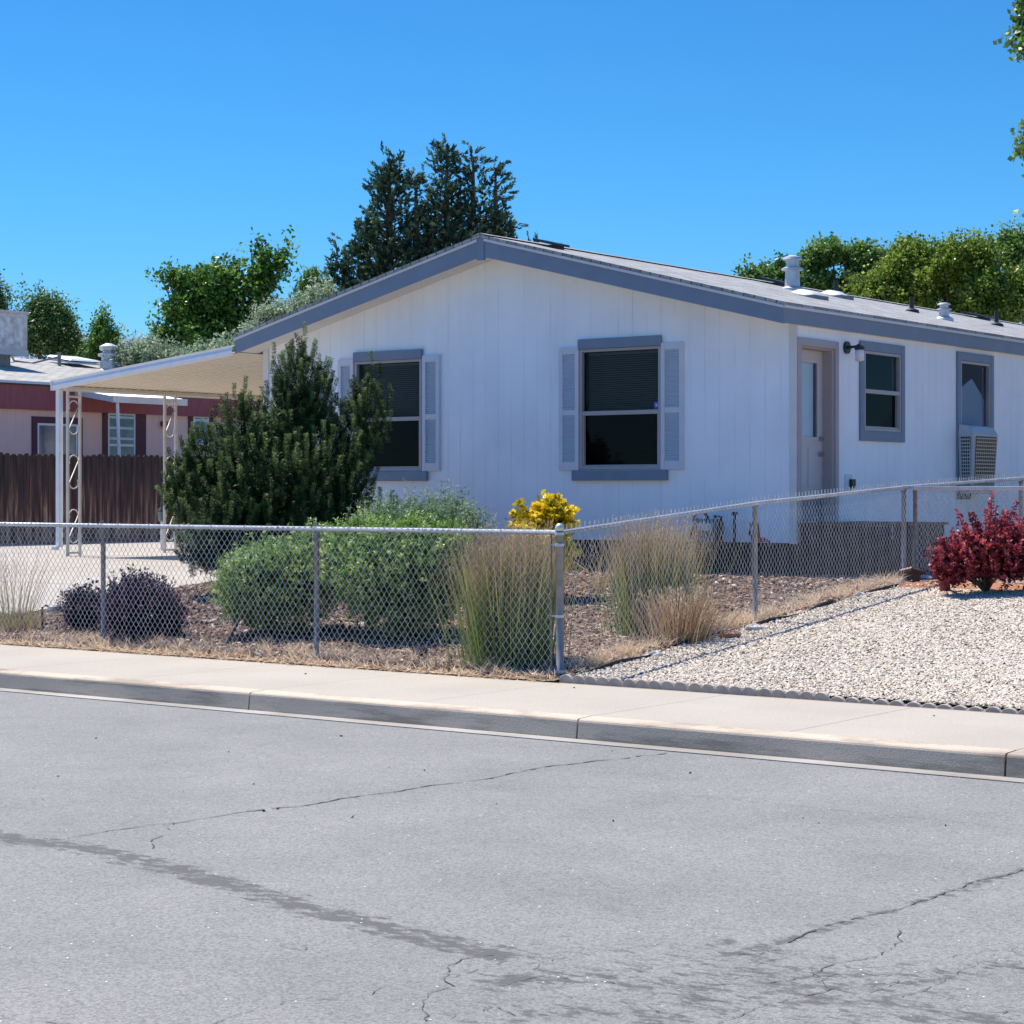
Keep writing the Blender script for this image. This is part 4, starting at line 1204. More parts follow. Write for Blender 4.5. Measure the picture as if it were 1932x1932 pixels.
b = MB(); b.box(NX+.001, NX+.10, NY0-.3, NY1+.3, NZE-.55, NZE-.052); b.build('fascia', M['burg'], nh)
b = MB(); b.box(NX+.101, NX+.145, NY0-.3, NY1+.3, NZE-.075, NZE-.045); b.build('drip_edge', M['black'], nh)
b = MB(); b.box(NX+.10, NX+.15, NY0-.3, NY1+.3, NZE-.044, NZE+.006); b.build('roof_edge', M['shutter'], nh)
def nwin(x0, y0, x1, y1, parent, kind):
    a, c_ = on_x(x0, y0, NX), on_x(x1, y1, NX); ya, yb, zt2, zb2 = a.y, c_.y, a.z, c_.z
    b = MB(); t = .13
    b.box(NX, NX+.03, ya-t, ya, zb2-t, zt2+t); b.box(NX, NX+.03, yb, yb+t, zb2-t, zt2+t); b.box(NX, NX+.029, ya, yb, zt2, zt2+t); b.box(NX, NX+.029, ya, yb, zb2-t, zb2)
    wn = b.build('window' if kind != 'door' else 'door', M['maroon'], parent)
    b = MB(); t = .045
    b.box(NX, NX+.025, ya, ya+t, zb2, zt2); b.box(NX, NX+.025, yb-t, yb, zb2, zt2); b.box(NX, NX+.024, ya+t, yb-t, zt2-t, zt2); b.box(NX, NX+.024, ya+t, yb-t, zb2, zb2+t)
    if kind == 'slide': b.box(NX, NX+.023, (ya+yb)/2-.03, (ya+yb)/2+.05, zb2+t, zt2-t)
    else: b.box(NX, NX+.023, ya+t, yb-t, (zb2+zt2)/2-.03, (zb2+zt2)/2+.02)
    b.build('window_frame', M['alu'], wn)
    b = MB(); b.quad((NX+.012, ya, zb2), (NX+.012, yb, zb2), (NX+.012, yb, zt2), (NX+.012, ya, zt2)); b.build('pane', M['glass_n'], wn)
    if kind != 'slide':
        b = MB(); z = zt2-.12
        for k in range(3): b.box(NX+.013, NX+.018, ya+t, yb-t, z, z+.05); z -= .22
        b.build('blind', M['reflection_and_blind'], wn)
nwin(69, 798, 145, 880, nh, 'slide')
nwin(202, 778, 254, 900, nh, 'door')
nwin(363, 784, 393, 840, nh, 'hung')
b = MB(); a, c_ = on_x(256, 775, NX), on_x(274, 860, NX); b.box(NX, NX+.028, a.y+.1, c_.y, 1.0, a.z+.15); b.box(NX, NX+.04, on_x(190, 760, NX).y, on_x(275, 760, NX).y, on_x(230, 775, NX).z, NZE-.551)
b.build('door_surround', M['maroon'], nh)
a = on_x(306, 800-0, NX); a = on_x(306, 953*.0+ (600+888*.3975)/1.1925, NX)
b = MB(); b.tube([(NX, a.y, a.z), (NX+.04, a.y, a.z)], .06, 12); b.lathe([(.03, a.z-.10), (.07, a.z-.02), (.05, a.z+.05)], NX+.09, a.y, 10); b.build('wall_lamp', M['copper'], nh)
# awning over the neighbour's door
NA = -30.3; ya, yb = 27.62, on_x(350, 758, NA).y+.0
yb = max(yb, ya+1.9)
za, zi = on_x(217, 750, NA).z, on_x(132, 736, NX).z
b = MB(); y = ya; yb2 = on_x(350, 758, NA).y
n = 9
for k in range(n):
    y0, y1 = ya+(yb2-ya)*k/n, ya+(yb2-ya)*(k+1)/n
    b.quad((NX, y0, zi), (NX, y1-.04, zi), (NA, y1-.04, za), (NA, y0, za)); b.quad((NX, y1-.04, zi), (NX, y1, zi+.03), (NA, y1, za+.03), (NA, y1-.04, za)); 
aw = b.build('awning', M['alu'], nh)
b = MB(); b.box(NA-.02, NA+.03, ya-.03, yb2+.03, za-.10, za+.035); b.prism([(NX, ya-.03, zi+.03), (NX, ya-.03, zi-.09), (NA-.02, ya-.03, za-.09), (NA-.02, ya-.03, za+.03)], (0, .03, 0))
b.prism([(NX, yb2, zi+.03), (NX, yb2, zi-.09), (NA-.02, yb2, za-.09), (NA-.02, yb2, za+.03)], (0, .03, 0))
b.build('awning_edge', M['iron'], aw)
for y in (ya+.15, yb2-.25):
    b = MB(); b.tube([(NA-.05, y, za-.05), (NA-.05, y+.12, .6)], .035, 6); b.build('awning_post', M['alu'], aw)
# roof fittings of the neighbour
def on_nroof(px, py):
    r = (px-PCX)/FPX; h = (HY-py)/FPX
    dx = U[0]*r+V[0]; dy = U[1]*r+V[1]
    # z = NZE + .18*(NX+.12-x)
    Z = (NZE+.18*(NX+.12)-EYE)/(h+.18*dx)
    return Vector((dx*Z, dy*Z, EYE+h*Z))
p = on_nroof(205, 698); print('nflue', p)
b = MB(); x, y, z = p; k = 1.25
b.lathe([(.16*k, z-.08), (.16*k, z+.2), (.13*k, z+.22), (.13*k, z+.3), (.19*k, z+.31), (.19*k, z+.36), (.12*k, z+.38), (.10*k, z+.42), (.16*k, z+.45), (.17*k, z+.53), (.05*k, z+.60)], x, y, 18)
b.lathe([(.5, z-.12), (.2, z+.02)], x, y, 12)
b.build('roof_flue', M['galv_l'], nh)
for px, py in ((140, 689), (250, 697)):
    p = on_nroof(px, py); b = MB()
    for dz in (0, .07): b.add([(p.x-.4, p.y-.45, p.z+.12+dz), (p.x+.4, p.y-.45, p.z+.0+dz), (p.x+.4, p.y+.45, p.z+.0+dz), (p.x-.4, p.y+.45, p.z+.12+dz), (p.x-.36, p.y-.4, p.z+.16+dz), (p.x+.36, p.y-.4, p.z+.04+dz), (p.x+.36, p.y+.4, p.z+.04+dz), (p.x-.36, p.y+.4, p.z+.16+dz)], [(0,1,5,4),(1,2,6,5),(2,3,7,6),(3,0,4,7),(4,5,6,7),(0,3,2,1)])
    b.build('skylight', M['alu'], nh)
p = on_nroof(112, 690); b = MB(); b.tube([(p.x, p.y, p.z-.05), (p.x, p.y, p.z+.3)], .04, 8)
b.tube([(p.x, p.y, p.z+.2), (p.x-.1, p.y-.7, p.z+.02), (p.x-.2, p.y-1.1, p.z+.06), (p.x-.2, p.y-1.3, p.z+.35)], .022, 6)
b.build('roof_cable', M['galv'], nh)
# roof cooler
p = on_nroof(24, 692); Zc = depth(p)
rc = thing('rooftop_cooler', 'pale peeling rooftop cooler box on the pink house', 'cooler', (p.x, p.y, p.z))
c1, c2 = at(52, 670, Zc), at(52, 589, Zc)
wz0, wz1 = c1.z, c2.z; mt = Matrix.Translation((c1.x, c1.y, 0)) @ Matrix.Rotation(0, 4, 'Z')
mpl = mat('peeling_paint', (.62, .60, .58), .85, col2=(.45, .40, .37), var=.1, vscale=7, vdetail=8)
b = MB(); b.box(-1.0, 0, -1.05, -.0, wz0, wz1-.05, mt); body = b.build('body', mpl, rc, bevel=.01)
b = MB(); b.box(-1.04, .03, -1.08, .03, wz1-.05, wz1, mt); b.build('lid', M['plastic'], rc, bevel=.01)
b = MB(); b.box(-1.02, .012, -1.02, .012, wz0-.02, wz0+.10, mt)
for x in (-.99, -.03):
    b.box(x-.03, x+.04, -1.065, -1.04, wz0, wz1-.05, mt)
b.build('frame', M['plastic'], rc)
b = MB(); b.box(-.86, -.12, -1.058, -1.052, wz0+.16, wz1-.14, mt); b.box(.003, .008, -.9, -.12, wz0+.16, wz1-.14, mt)
b.build('side_panel', mat('peeling_white', (.72, .72, .72), .8, col2=(.42, .38, .36), var=.1, vscale=9, vdetail=10), rc)
b = MB(); b.box(-.8, -.25, -.8, -.25, p.z-.15, wz0, mt); b.build('duct', M['galv'], rc)

# ================================================================== CHAIN-LINK FENCES
def chain(name, p0, p1, z0a, z0b, z1a, z1b, parent, pitch=.033, r=.0026, barbs=.045, spike=0, step=.042):
    """woven wires: zigzags standing side by side, touching at their bends; lower and upper edge given at both ends"""
    a, c_ = np.array(p0[:2]), np.array(p1[:2]); Ln = np.linalg.norm(c_-a); d = (c_-a)/Ln; nr = np.array([-d[1], d[0]])
    n = int(Ln/pitch); V_, Q = [], []; off = 0
    ang = np.array([0, 2.094, 4.189])
    for i in range(n):
        s = (i+.5)*pitch; t = s/Ln
        zb_, zt2 = z0a+(z0b-z0a)*t, z1a+(z1b-z1a)*t + barbs
        k = int((zt2-zb_)/step)+1
        j = np.arange(k); sgn = np.where((k-1-j+i) % 2 == 0, 1, -1)
        ss = s + sgn*pitch*.5 + .004*math.sin(i*.7)
        zz = zt2 - (k-1-j)*step
        if spike:
            sgn = np.append(sgn, sgn[-1]); zz = np.append(zz, zt2+spike); ss = np.append(ss, ss[-1]+random.uniform(-.004, .004)); k += 1
        nb = sgn*.0025 + .008*np.sin(s*1.3+zz*2.0)
        P = np.stack([a[0]+d[0]*ss+nr[0]*nb, a[1]+d[1]*ss+nr[1]*nb, zz], 1)
        rr_ = np.full((len(P), 1, 1), r)
        if spike: rr_[-2:] *= 1.5
        ring = P[:, None] + rr_*(np.cos(ang)[None, :, None]*np.array([d[0], d[1], 0]) + np.sin(ang)[None, :, None]*np.array([nr[0], nr[1], 0]))
        V_.append(ring.reshape(-1, 3))
        b_ = off + (np.arange(k-1)*3)[:, None, None]
        m_ = np.array([[q_, (q_+1) % 3, (q_+1) % 3+3, q_+3] for q_ in range(3)])
        Q.append((b_+m_[None]).reshape(-1, 4)); off += k*3
    return fast_mesh(name, np.concatenate(V_), np.concatenate(Q), None, M['wire'], parent)
FY = 13.49; XC = -9.51
ff = thing('chain_link_fence', 'low galvanised chain-link fence running along the pavement with a capped corner post', 'fence', (-13, FY, 0))
for i, x in enumerate((-20.6, -17.8, -14.98, -12.19)):
    g = gz(x, FY); b = MB(); b.tube([(x, FY+.035, g-.1), (x, FY+.035, 1.15)], .024, 12)
    po = b.build('line_post', M['galv'], ff, smooth=True)
    b = MB(); b.lathe([(.03, 1.13), (.032, 1.17), (.03, 1.19)], x, FY+.035, 12); b.tube([(x, FY-.04, 1.215), (x+.012, FY+.02, 1.25), (x+.02, FY+.05, 1.2)], .006, 5); b.build('post_cap', M['galv'], po)
b = MB(); b.tube([(XC, FY, -.1), (XC, FY, 1.235)], .032, 16); cpst = b.build('corner_post', M['galv'], ff, smooth=True)
b = MB(); b.lathe([(.036, 1.215), (.037, 1.24), (.03, 1.262), (.012, 1.275)], XC, FY, 16); b.build('post_cap', M['galv_l'], cpst, smooth=True)
for z in (.07, .52, 1.10, 1.19):
    b = MB(); b.lathe([(.033, z-.012), (.038, z-.011), (.038, z+.011), (.033, z+.012)], XC, FY, 16)
    if z < 1.15: b.tube([(XC-.03, FY-.01, z), (XC-.085, FY-.012, z)], .006, 5)
    b.build('band', M['galv_l'], cpst)
b = MB(); b.box(XC-.078, XC-.070, FY-.018, FY-.004, .03, 1.21); b.build('tension_bar', M['galv'], cpst); b = MB(); b.box(XC-.012, XC+.002, FY+.050, FY+.058, .03, 1.2); b.build('tension_bar', M['galv'], cpst)
b = MB(); b.tube([(-20.8, FY, 1.2), (XC-.03, FY, 1.2)], .020, 12)
b.build('top_rail', M['galv_l'], ff, smooth=True)
b = MB()       # tie wires
x = -20.6
while x < XC-.2:
    pts = [(x+.012*t/6, FY+.026*math.cos(t), 1.2+.026*math.sin(t)) for t in np.linspace(0, 6.3, 9)]
    b = MB(); b.tube(pts, .003, 4); b.build('tie_wire', M['wire'], ff); x += .42
chain('wire_mesh', (-20.7, FY-.022), (XC-.065, FY-.022), .03, .03, 1.2, 1.2, ff, barbs=.028)
# side fence
sf = thing('chain_link_fence', 'galvanised chain-link fence climbing beside the white gravel towards the side of the house', 'fence', (XC, 20, .4))
SP = [(13.49, 1.20, .02), (16.73, 1.425, .28), (19.92, 1.58, .55), (23.1, 1.69, .57), (26.3, 1.75, .57), (29.5, 1.78, .57)]
b = MB(); b.tube([(XC, FY+.03, 1.2)]+[(XC, y, z) for y, z, _ in SP[1:]], .019, 12); b.build('top_rail', M['galv_l'], sf, smooth=True)
for (y, z, g) in SP[1:]:
    b = MB(); tilt = .0
    b.tube([(XC-.03, y, g-.15), (XC-.03, y, z-.02)], .024, 12); b.lathe([(.03, z-.05), (.03, z-.02)], XC-.03, y, 10)
    b.build('line_post', M['galv'], sf, smooth=True)
for (ya_, za_, ga), (yb_, zb__, gb) in zip(SP[:-1], SP[1:]):
    chain('wire_mesh', (XC+.022, ya_+.045 if ya_ < 14 else ya_), (XC+.022, yb_), ga+.02, gb+.02, za_, zb__, sf, r=.0022, barbs=.03, spike=.036)
# cross fence on the right
GFY = 19.98
cf = thing('chain_link_fence', 'chain-link fence panel with bright top rail behind the red bushes', 'fence', (-6, GFY, .56))
b = MB(); b.tube([(XC+.06, GFY, 1.565), (-2, GFY, 1.57)], .021, 12); b.build('top_rail', M['galv_l'], cf, smooth=True)
for x in (XC+.06, -4.9, -2.2):
    b = MB(); b.tube([(x, GFY+.03, .4), (x, GFY+.03, 1.56)], .022, 12); b.build('line_post', M['galv'], cf, smooth=True)
chain('wire_mesh', (XC+.09, GFY-.022), (-2, GFY-.022), .60, .60, 1.545, 1.545, cf, r=.0021, barbs=.0)

# ================================================================== EDGING, ROCKS, LIGHTS
names = ['first', 'second', 'third', 'fourth', 'fifth', 'sixth', 'seventh', 'eighth']
x = -9.40
def edging_mesh(b, x0, h):
    n = 5; pw = .118; r = pw/2
    for k in range(n):
        cx = x0+k*pw+r
        pts = [(cx-r, 13.33, -.05)] + [(cx-r*math.cos(t)*.995, 13.33, h-.048+.048*math.sin(t)) for t in np.linspace(0, math.pi, 9)] + [(cx+r, 13.33, -.05)]
        b.prism(pts, (0, .045, 0))
first = None
for i in range(7):
    drop = [0, 0, 0, .006, .03, .035, .03][i]
    if first is None:
        b = MB(); edging_mesh(b, x, .066)
        first = b.build('edging_block', M['edging'], bevel=.004); o = first
    else:
        o = first.copy(); C.objects.link(o)
        o.location = first.location + Vector((i*.605, random.uniform(-.006, .006), -drop)); o.rotation_euler[1] = R(random.uniform(-.6, .6))
    wh = 'upright' if i < 4 else 'half buried'
    tag(o, f'{wh} scalloped concrete edging block, {names[i]} from the fence corner post', 'edging', 'scalloped edging blocks along the pavement')
# black plastic strip between bed and gravel
b = MB(); pts = []
for k in range(40):
    y = 13.6+k*.15; pts.append((-9.40+.05*math.sin(y*2.3)+.02*math.sin(y*7), y, gz(0, y)+.035+.012*math.sin(y*5)))
for a_, c_ in zip(pts[:-1], pts[1:]): b.prism([a_, c_, (c_[0], c_[1], c_[2]-.06), (a_[0], a_[1], a_[2]-.06)], (.012, 0, 0))
tag(b.build('edging_strip', M['rubber']), 'thin black plastic edging strip between straw and white gravel', 'edging')
def rock(p, s, m, label, seed):
    rn = np.random.default_rng(seed)
    b = MB(); n, mrow = 10, 6; vs = []
    for i in range(mrow):
        ph = -1.2+2.6*i/(mrow-1)
        for j in range(n):
            th = 2*math.pi*j/n; rr = 1+.28*rn.normal()*.5
            vs.append((p.x+s*rr*math.cos(ph)*math.cos(th)*1.2, p.y+s*rr*math.cos(ph)*math.sin(th), p.z+s*.35+s*.6*rr*math.sin(ph)))
    fs = [(i*n+j, i*n+(j+1) % n, (i+1)*n+(j+1) % n, (i+1)*n+j) for i in range(mrow-1) for j in range(n)] + [tuple(range(n))[::-1], tuple(range((mrow-1)*n, mrow*n))]
    b.add(vs, fs)
    return tag(b.build('rock', m), label, 'rock', 'rocks along the edge of the gravel')
rocks = [(1423, 1191, .075, 'rock_w', 'grey rounded rock at the foot of the middle side fence post'),
 (1602, 1121, .10, 'rock', 'orange brown rock beside the black edging strip left of the tall grey post'),
 (1622, 1126, .05, 'rock_w', 'small white rock just right of the orange brown rock'),
 (1560, 1139, .09, 'rock', 'dark brown rough rock on the gravel edge midway along the side fence'),
 (1520, 1152, .05, 'rock', 'small reddish rock on the gravel edge between two fence posts'),
 (1378, 1205, .08, 'rock', 'flat reddish rock on the straw left of the middle side fence post'),
 (1690, 1103, .06, 'rock_w', 'pale rock at the foot of the tall grey post'),
 (1745, 1096, .07, 'rock_w', 'pale tan rock between tall grey post and red bush'),
 (1235, 1240, .06, 'rock_w', 'white rock at the lower gravel edge near the corner post')]
for k, (px, py, s, mm, lb) in enumerate(rocks): rock(on_g(px, py), s, M[mm], lb, 50+k)

mdb = mat('old_bronze', (.07, .04, .035), .5, .4)
# path light, left
p = on_g(80, 1192); Z = depth(p)
pl = thing('path_light', 'small bronze path light with bent arm on the left by the feathery grass', 'garden light', p)
zt_ = at(80, 1145, Z).z
b = MB(); b.tube([p, (p.x, p.y, zt_), (p.x+.03, p.y+.02, zt_+.015), (p.x+.06, p.y+.03, zt_+.005)], .011, 8); b.build('stem', mdb, pl)
b = MB(); b.lathe([(.075, zt_-.035), (.08, zt_-.03), (.06, zt_+.005), (.02, zt_+.02)], p.x+.11, p.y+.06, 14); b.build('lamp_shade', M['galv'], pl)
b = MB(); b.lathe([(.03, zt_-.07), (.04, zt_-.036)], p.x+.11, p.y+.06, 10); b.build('bulb', M['bulbglass'], pl)
# black spot light
p = on_g(800, 1245)
sl_ = thing('spot_light', 'small black garden spot light tilted up on the mulch before the green bush', 'garden light', p)
b = MB(); b.tube([p+Vector((0, 0, .07)), p+Vector((-.03, -.07, .10))], [.04, .055], 12); b.build('lamp_head', M['black'], sl_)
b = MB(); b.tube([p+Vector((.02, 0, -.03)), p+Vector((.02, 0, .07))], .008, 6); b.prism([p+Vector((.03, -.01, .0)), p+Vector((.06, -.01, .0)), p+Vector((.03, 0, .16))], (.0, .01, 0)); b.build('stake', M['galv'], sl_)
# leaning dark stick behind the fence
p = on_g(425, 1222); b = MB(); b.tube([p, p+Vector((.05, .06, .16)), p+Vector((.11, .14, .33))], [.018, .014, .01], 7)
tag(b.build('dead_branch', M['stick']), 'leaning dark dead branch in front of the light green bush', 'branch')
# fallen brown light and post by the red bush
p = on_g(1722, 1100); b = MB()
b.tube([p+Vector((-.12, 0, .10)), p+Vector((.0, 0, .13)), p+Vector((.14, .02, .11))], [.05, .05, .018], 10); b.tube([p+Vector((.04, 0, -.02)), p+Vector((.04, 0, .10))], [.05, .045], 10)
tag(b.build('floodlight', mdb), 'dark bronze floodlight among the stones left of the red bush', 'garden light')
p = on_g(1783, 1118); b = MB(); b.tube([p-Vector((0, 0, .05)), p+Vector((0, 0, .30))], [.055, .05], 12)
tag(b.build('bollard_stump', mat('rusty_stump', (.10, .028, .02), .8, var=.3)), 'short rusty red stump at the left foot of the red bush', 'stump')

# ================================================================== PLANTS
def plant(name, label, cat, base, group=None): return thing(name, label, cat, base, group)
# ---- big pine bush
pine_m = leaf_mat('pine_needles', [(0, (.016, .038, .012)), (.45, (.055, .112, .030)), (.8, (.14, .22, .060)), (1, (.32, .38, .15))], .5, .12, .35)
pb0 = on_g(470, 1095)
pine = plant('pine_bush', 'large dark green pine bush with upright candles in front of the left window', 'pine', pb0)
PBL = [(572,770,24.6,52,105),(548,840,24.5,80,110),(455,850,24.2,52,92),(400,905,24.0,62,95),(350,950,23.8,38,68),(690,790,24.3,30,75),
       (660,870,24.4,50,90),(610,930,24.0,95,110),(500,940,23.8,110,120),(430,1010,23.5,100,85),(540,1040,23.6,110,60),(640,1000,23.9,80,70),(395,1050,23.4,62,52)]
blobs = [blob_px(*t) for t in PBL]
P, D = [], []
for bl, n in zip(blobs, (200, 220, 130, 140, 70, 50, 100, 190, 220, 170, 110, 110, 70)):
    d = norm(RNG.normal(size=(n, 3))); r = .62+.40*RNG.random(n)
    q = d*r[:, None]
    c = bl[0] + Uv*(q[:, :1]*bl[1]) + Vv*(q[:, 1:2]*bl[2]*1.0) + Zv*(q[:, 2:3]*bl[3])
    wd = Uv*d[:, :1] + Vv*d[:, 1:2] + Zv*d[:, 2:3]
    P.append(c); D.append(norm(wd*.4 + [0, 0, 1.0] + RNG.normal(size=(n, 3))*.14))
# named tips of the silhouette
tips = [(520,660,24.6),(574,632,24.6),(560,655,24.6),(598,660,24.6),(612,690,24.6),(545,690,24.5),(455,728,24.2),(437,742,24.2),(470,752,24.2),(702,680,24.3),(712,700,24.3),(688,712,24.3),(726,728,24.3),(736,745,24.3),(722,765,24.3),(400,790,24),(380,808,24),(350,850,23.8),(330,872,23.8),(740,935,23.8),(728,950,23.8),(716,925,23.8),(690,935,23.8),(640,750,24.4),(655,762,24.4),(670,745,24.4),(700,920,23.8),(745,955,23.8)]
for px, py, Z in tips:
    e = np.array(at(px, py, Z)); 
    for k in range(4):
        P.append((e - [0, 0, .16*(k+1)-.04] + RNG.normal(size=3)*[.045, .045, .02])[None]); D.append(norm(np.array([[0, 0, 1.]]) + RNG.normal(size=(1, 3))*.18))
P = np.concatenate(P); D = np.concatenate(D); keep = P[:, 2] > .42; P, D = P[keep], D[keep]
# keep the bush clear of the wall
P[:, 1] = np.minimum(P[:, 1], 20.25)
parts = [sprays(P, D, .15+.14*RNG.random(len(P)), 230, .036, .0024, .80, RNG.random(len(P))*.75+.05, tip=.45, jit=.35)]
# inner dark fill of needles
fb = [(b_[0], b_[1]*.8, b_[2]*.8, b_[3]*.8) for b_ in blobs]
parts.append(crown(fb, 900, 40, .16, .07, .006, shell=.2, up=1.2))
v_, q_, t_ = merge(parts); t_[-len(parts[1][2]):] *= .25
v_[:, 1] = np.minimum(v_[:, 1], 20.50)
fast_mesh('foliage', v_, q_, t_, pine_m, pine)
b = MB()
for k, bl in enumerate(blobs):
    e = Vector(bl[0]); e.z += bl[3]*.5; e.y = min(e.y, 20.2); s0 = pb0+Vector((random.uniform(-.1, .1), random.uniform(-.1, .1), -.05))
    b.tube([s0, s0.lerp(e, .4)+Vector((0, 0, .1)), e], [.05, .035, .01], 7)
b.build('trunk', M['trunk'], pine, smooth=True)

# ---- light green mounded shrubs behind the fence
sg = leaf_mat('shrub_leaves', [(0, (.045, .10, .022)), (.35, (.16, .27, .05)), (.7, (.31, .42, .11)), (.9, (.50, .57, .22)), (1, (.78, .76, .48))], .4, .3, .4)
def mound(name, label, cat, PX, basepx, n, m, leaf=.035, hw=.0065, L=.10, nl=16, group=None, fill=.6, up=.5, tip=.25, lo=.1, hi=.8):
    blobs = [blob_px(*t) for t in PX]; base = on_g(*basepx)
    pl = plant(name, label, cat, base, group)
    P, D = [], []
    vol = np.array([b_[1]*b_[3] for b_ in blobs]); vol = vol/vol.sum()
    for bl, f in zip(blobs, vol):
        k = int(n*f); d = norm(RNG.normal(size=(k, 3))); r = fill+(1.0-fill)*RNG.random(k)**.5
        q = d*r[:, None]; c = bl[0] + Uv*(q[:, :1]*bl[1]) + Vv*(q[:, 1:2]*bl[2]) + Zv*(q[:, 2:3]*bl[3])
        wd = Uv*d[:, :1] + Vv*d[:, 1:2] + Zv*d[:, 2:3]
        P.append(c); D.append(norm(wd + [0, 0, up] + RNG.normal(size=(k, 3))*.45))
    P = np.concatenate(P); D = np.concatenate(D)
    g = np.clip(.085*(P[:, 1]-13.2), 0, .56); ok = P[:, 2] > g+.03; P, D = P[ok], D[ok]
    s = sprays(P, D, L*(.4+1.3*RNG.random(len(P))**2.2), nl, leaf, hw, .62, RNG.random(len(P))*(hi-lo)+lo, tip=tip, jit=.35)
    f = crown([(b_[0], b_[1]*.82, b_[2]*.82, b_[3]*.82) for b_ in blobs], int(n*.12), 30, .12, leaf*1.4, hw*1.8, shell=.3)
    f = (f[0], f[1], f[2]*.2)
    v, q, t = merge([s, f]); gg = np.clip(.085*(v[:, 1]-13.2), 0, .56)+.01; v[:, 2] = np.maximum(v[:, 2], gg)
    v[:, 1] = np.where(v[:, 0] < XR+.05, np.minimum(v[:, 1], 20.52), v[:, 1])
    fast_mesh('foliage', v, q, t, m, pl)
    b = MB()
    for bl in blobs:
        e = Vector(bl[0]); b.tube([base, base.lerp(e, .5)+Vector((0, 0, .03)), e], [.02, .014, .005], 5)
        for k in range(4):
            e2 = e + Vector((random.uniform(-1, 1)*bl[1]*.6, random.uniform(-1, 1)*bl[2]*.6, random.uniform(0, .7)*bl[3])); b.tube([base.lerp(e, .4), e.lerp(e2, .4), e2], [.012, .008, .003], 5)
    b.build('stems', M['trunk'], pl)
    return pl
mound('mounded_shrub', 'broad light green mounded shrub behind the fence, left of a line post', 'shrub',
      [(530,1105,19.9,112,85),(600,1060,20.0,60,60),(480,1110,19.8,70,65)], (530, 1195), 2600, sg, group='light green shrubs behind the front fence')
mound('mounded_shrub', 'larger light green mounded shrub behind the fence beside the tall tan grass', 'shrub',
      [(760,1090,19.2,120,108),(680,1060,19.5,80,75),(830,1060,19.3,60,70)], (760, 1212), 3400, sg, group='light green shrubs behind the front fence')
gg = leaf_mat('grey_green_leaves', [(0, (.06, .11, .06)), (.5, (.19, .28, .15)), (1, (.45, .54, .36))], .5, .25, .3)
mound('sage_shrub', 'wispy grey-green shrub against the white wall right of the pine', 'shrub',
      [(765,1000,22.6,78,45),(845,985,22.7,40,38),(830,1010,22.4,90,50),(710,1000,22.5,35,30)], (800, 1105), 1500, gg, leaf=.04, hw=.005, L=.2, nl=14, up=1.0)
yg = leaf_mat('golden_leaves', [(0, (.20, .20, .02)), (.2, (.60, .46, .02)), (.6, (.90, .68, .02)), (1, (.95, .84, .16))], .4, .3, .5)
mound('golden_shrub', 'bright yellow variegated shrub behind the corner fence post', 'shrub',
      [(1040,983,21.6,38,36),(988,985,21.6,15,16),(1000,1030,21.4,34,36),(1040,1040,21.4,38,35)], (1020, 1110), 700, yg, leaf=.05, hw=.018, L=.07, nl=13, up=.6)
pu = leaf_mat('plum_leaves', [(0, (.014, .008, .016)), (.5, (.055, .025, .05)), (.85, (.13, .06, .11)), (1, (.26, .15, .22))], .45, .15, .4)
mound('barberry_shrub', 'rounded dark purple barberry behind the left part of the fence', 'shrub',
      [(266,1162,20.2,68,50),(252,1135,20.3,46,38),(300,1180,20.1,36,30)], (262, 1212), 1300, pu, leaf=.034, hw=.009, L=.14, nl=14, group='purple barberries behind the front fence', up=.9)
mound('barberry_shrub', 'smaller dark purple barberry just left of the rounded one, behind a line post', 'shrub',
      [(158,1156,20.9,28,28)], (165, 1188), 420, pu, leaf=.034, hw=.009, L=.12, nl=14, group='purple barberries behind the front fence', up=.9)
# wands on top of the purple bush and the red bushes
rd_ = leaf_mat('crimson_leaves', [(0, (.06, .010, .018)), (.4, (.20, .030, .048)), (.75, (.42, .075, .095)), (1, (.62, .17, .15))], .4, .3, .4)
def wands(parent, tipspx, basepx, Z, m, leaf, hw, n):
    bz = at(basepx[0], basepx[1], Z)
    for px, py in tipspx:
        e = at(px, py, Z+random.uniform(-.25, .25)); s = Vector((lerp(bz.x, e.x, .35), lerp(bz.y, e.y, .35), lerp(bz.z, e.z, .35)))
        dd = np.array(e-s); L = np.linalg.norm(dd)
        v, q, t = sprays(np.array([s]), np.array([dd/L]), np.array([L]), n, leaf, hw, .75, RNG.random(1)*.5+.3, tip=.1, jit=.4)
        fast_mesh('wand', v, q, t, m, parent)
rb = mound('red_barberry_shrub', 'crimson barberry bush with tall wands in front of the fence on the right', 'shrub',
      [(1850,1050,20.3,50,42),(1905,1055,20.2,46,46),(1812,1080,20.1,24,26),(1905,1020,20.4,26,24)], (1860, 1118), 900, rd_, leaf=.035, hw=.010, L=.13, nl=18, up=1.4, lo=.15, hi=.95, group='red barberries on the right')
tp = [(1805,960),(1830,968),(1838,965),(1872,930),(1868,940),(1918,945),(1795,1000),(1778,1015),(1845,985),(1890,975),(1900,965),(1932,990),(1945,960),(1860,960),(1815,985),(1880,955)]
wands(rb, tp, (1870, 1110), 20.3, rd_, .038, .011, 110)
b = MB(); bz = on_g(1862, 1118)
for px, py in tp: b.tube([bz, (bz+at(px, py, 20.3))*.5, at(px, py, 20.3)], [.012, .008, .003], 5)
b.build('wand_stems', M['stick'], rb)
rb2 = mound('red_barberry_shrub', 'low crimson barberry shoot cluster at the left foot of the big red bush', 'shrub',
      [(1790,1075,20.2,22,30),(1780,1060,20.3,14,25)], (1790, 1115), 160, rd_, leaf=.035, hw=.010, L=.10, nl=16, up=1.2, lo=.15, hi=.9, group='red barberries on the right')
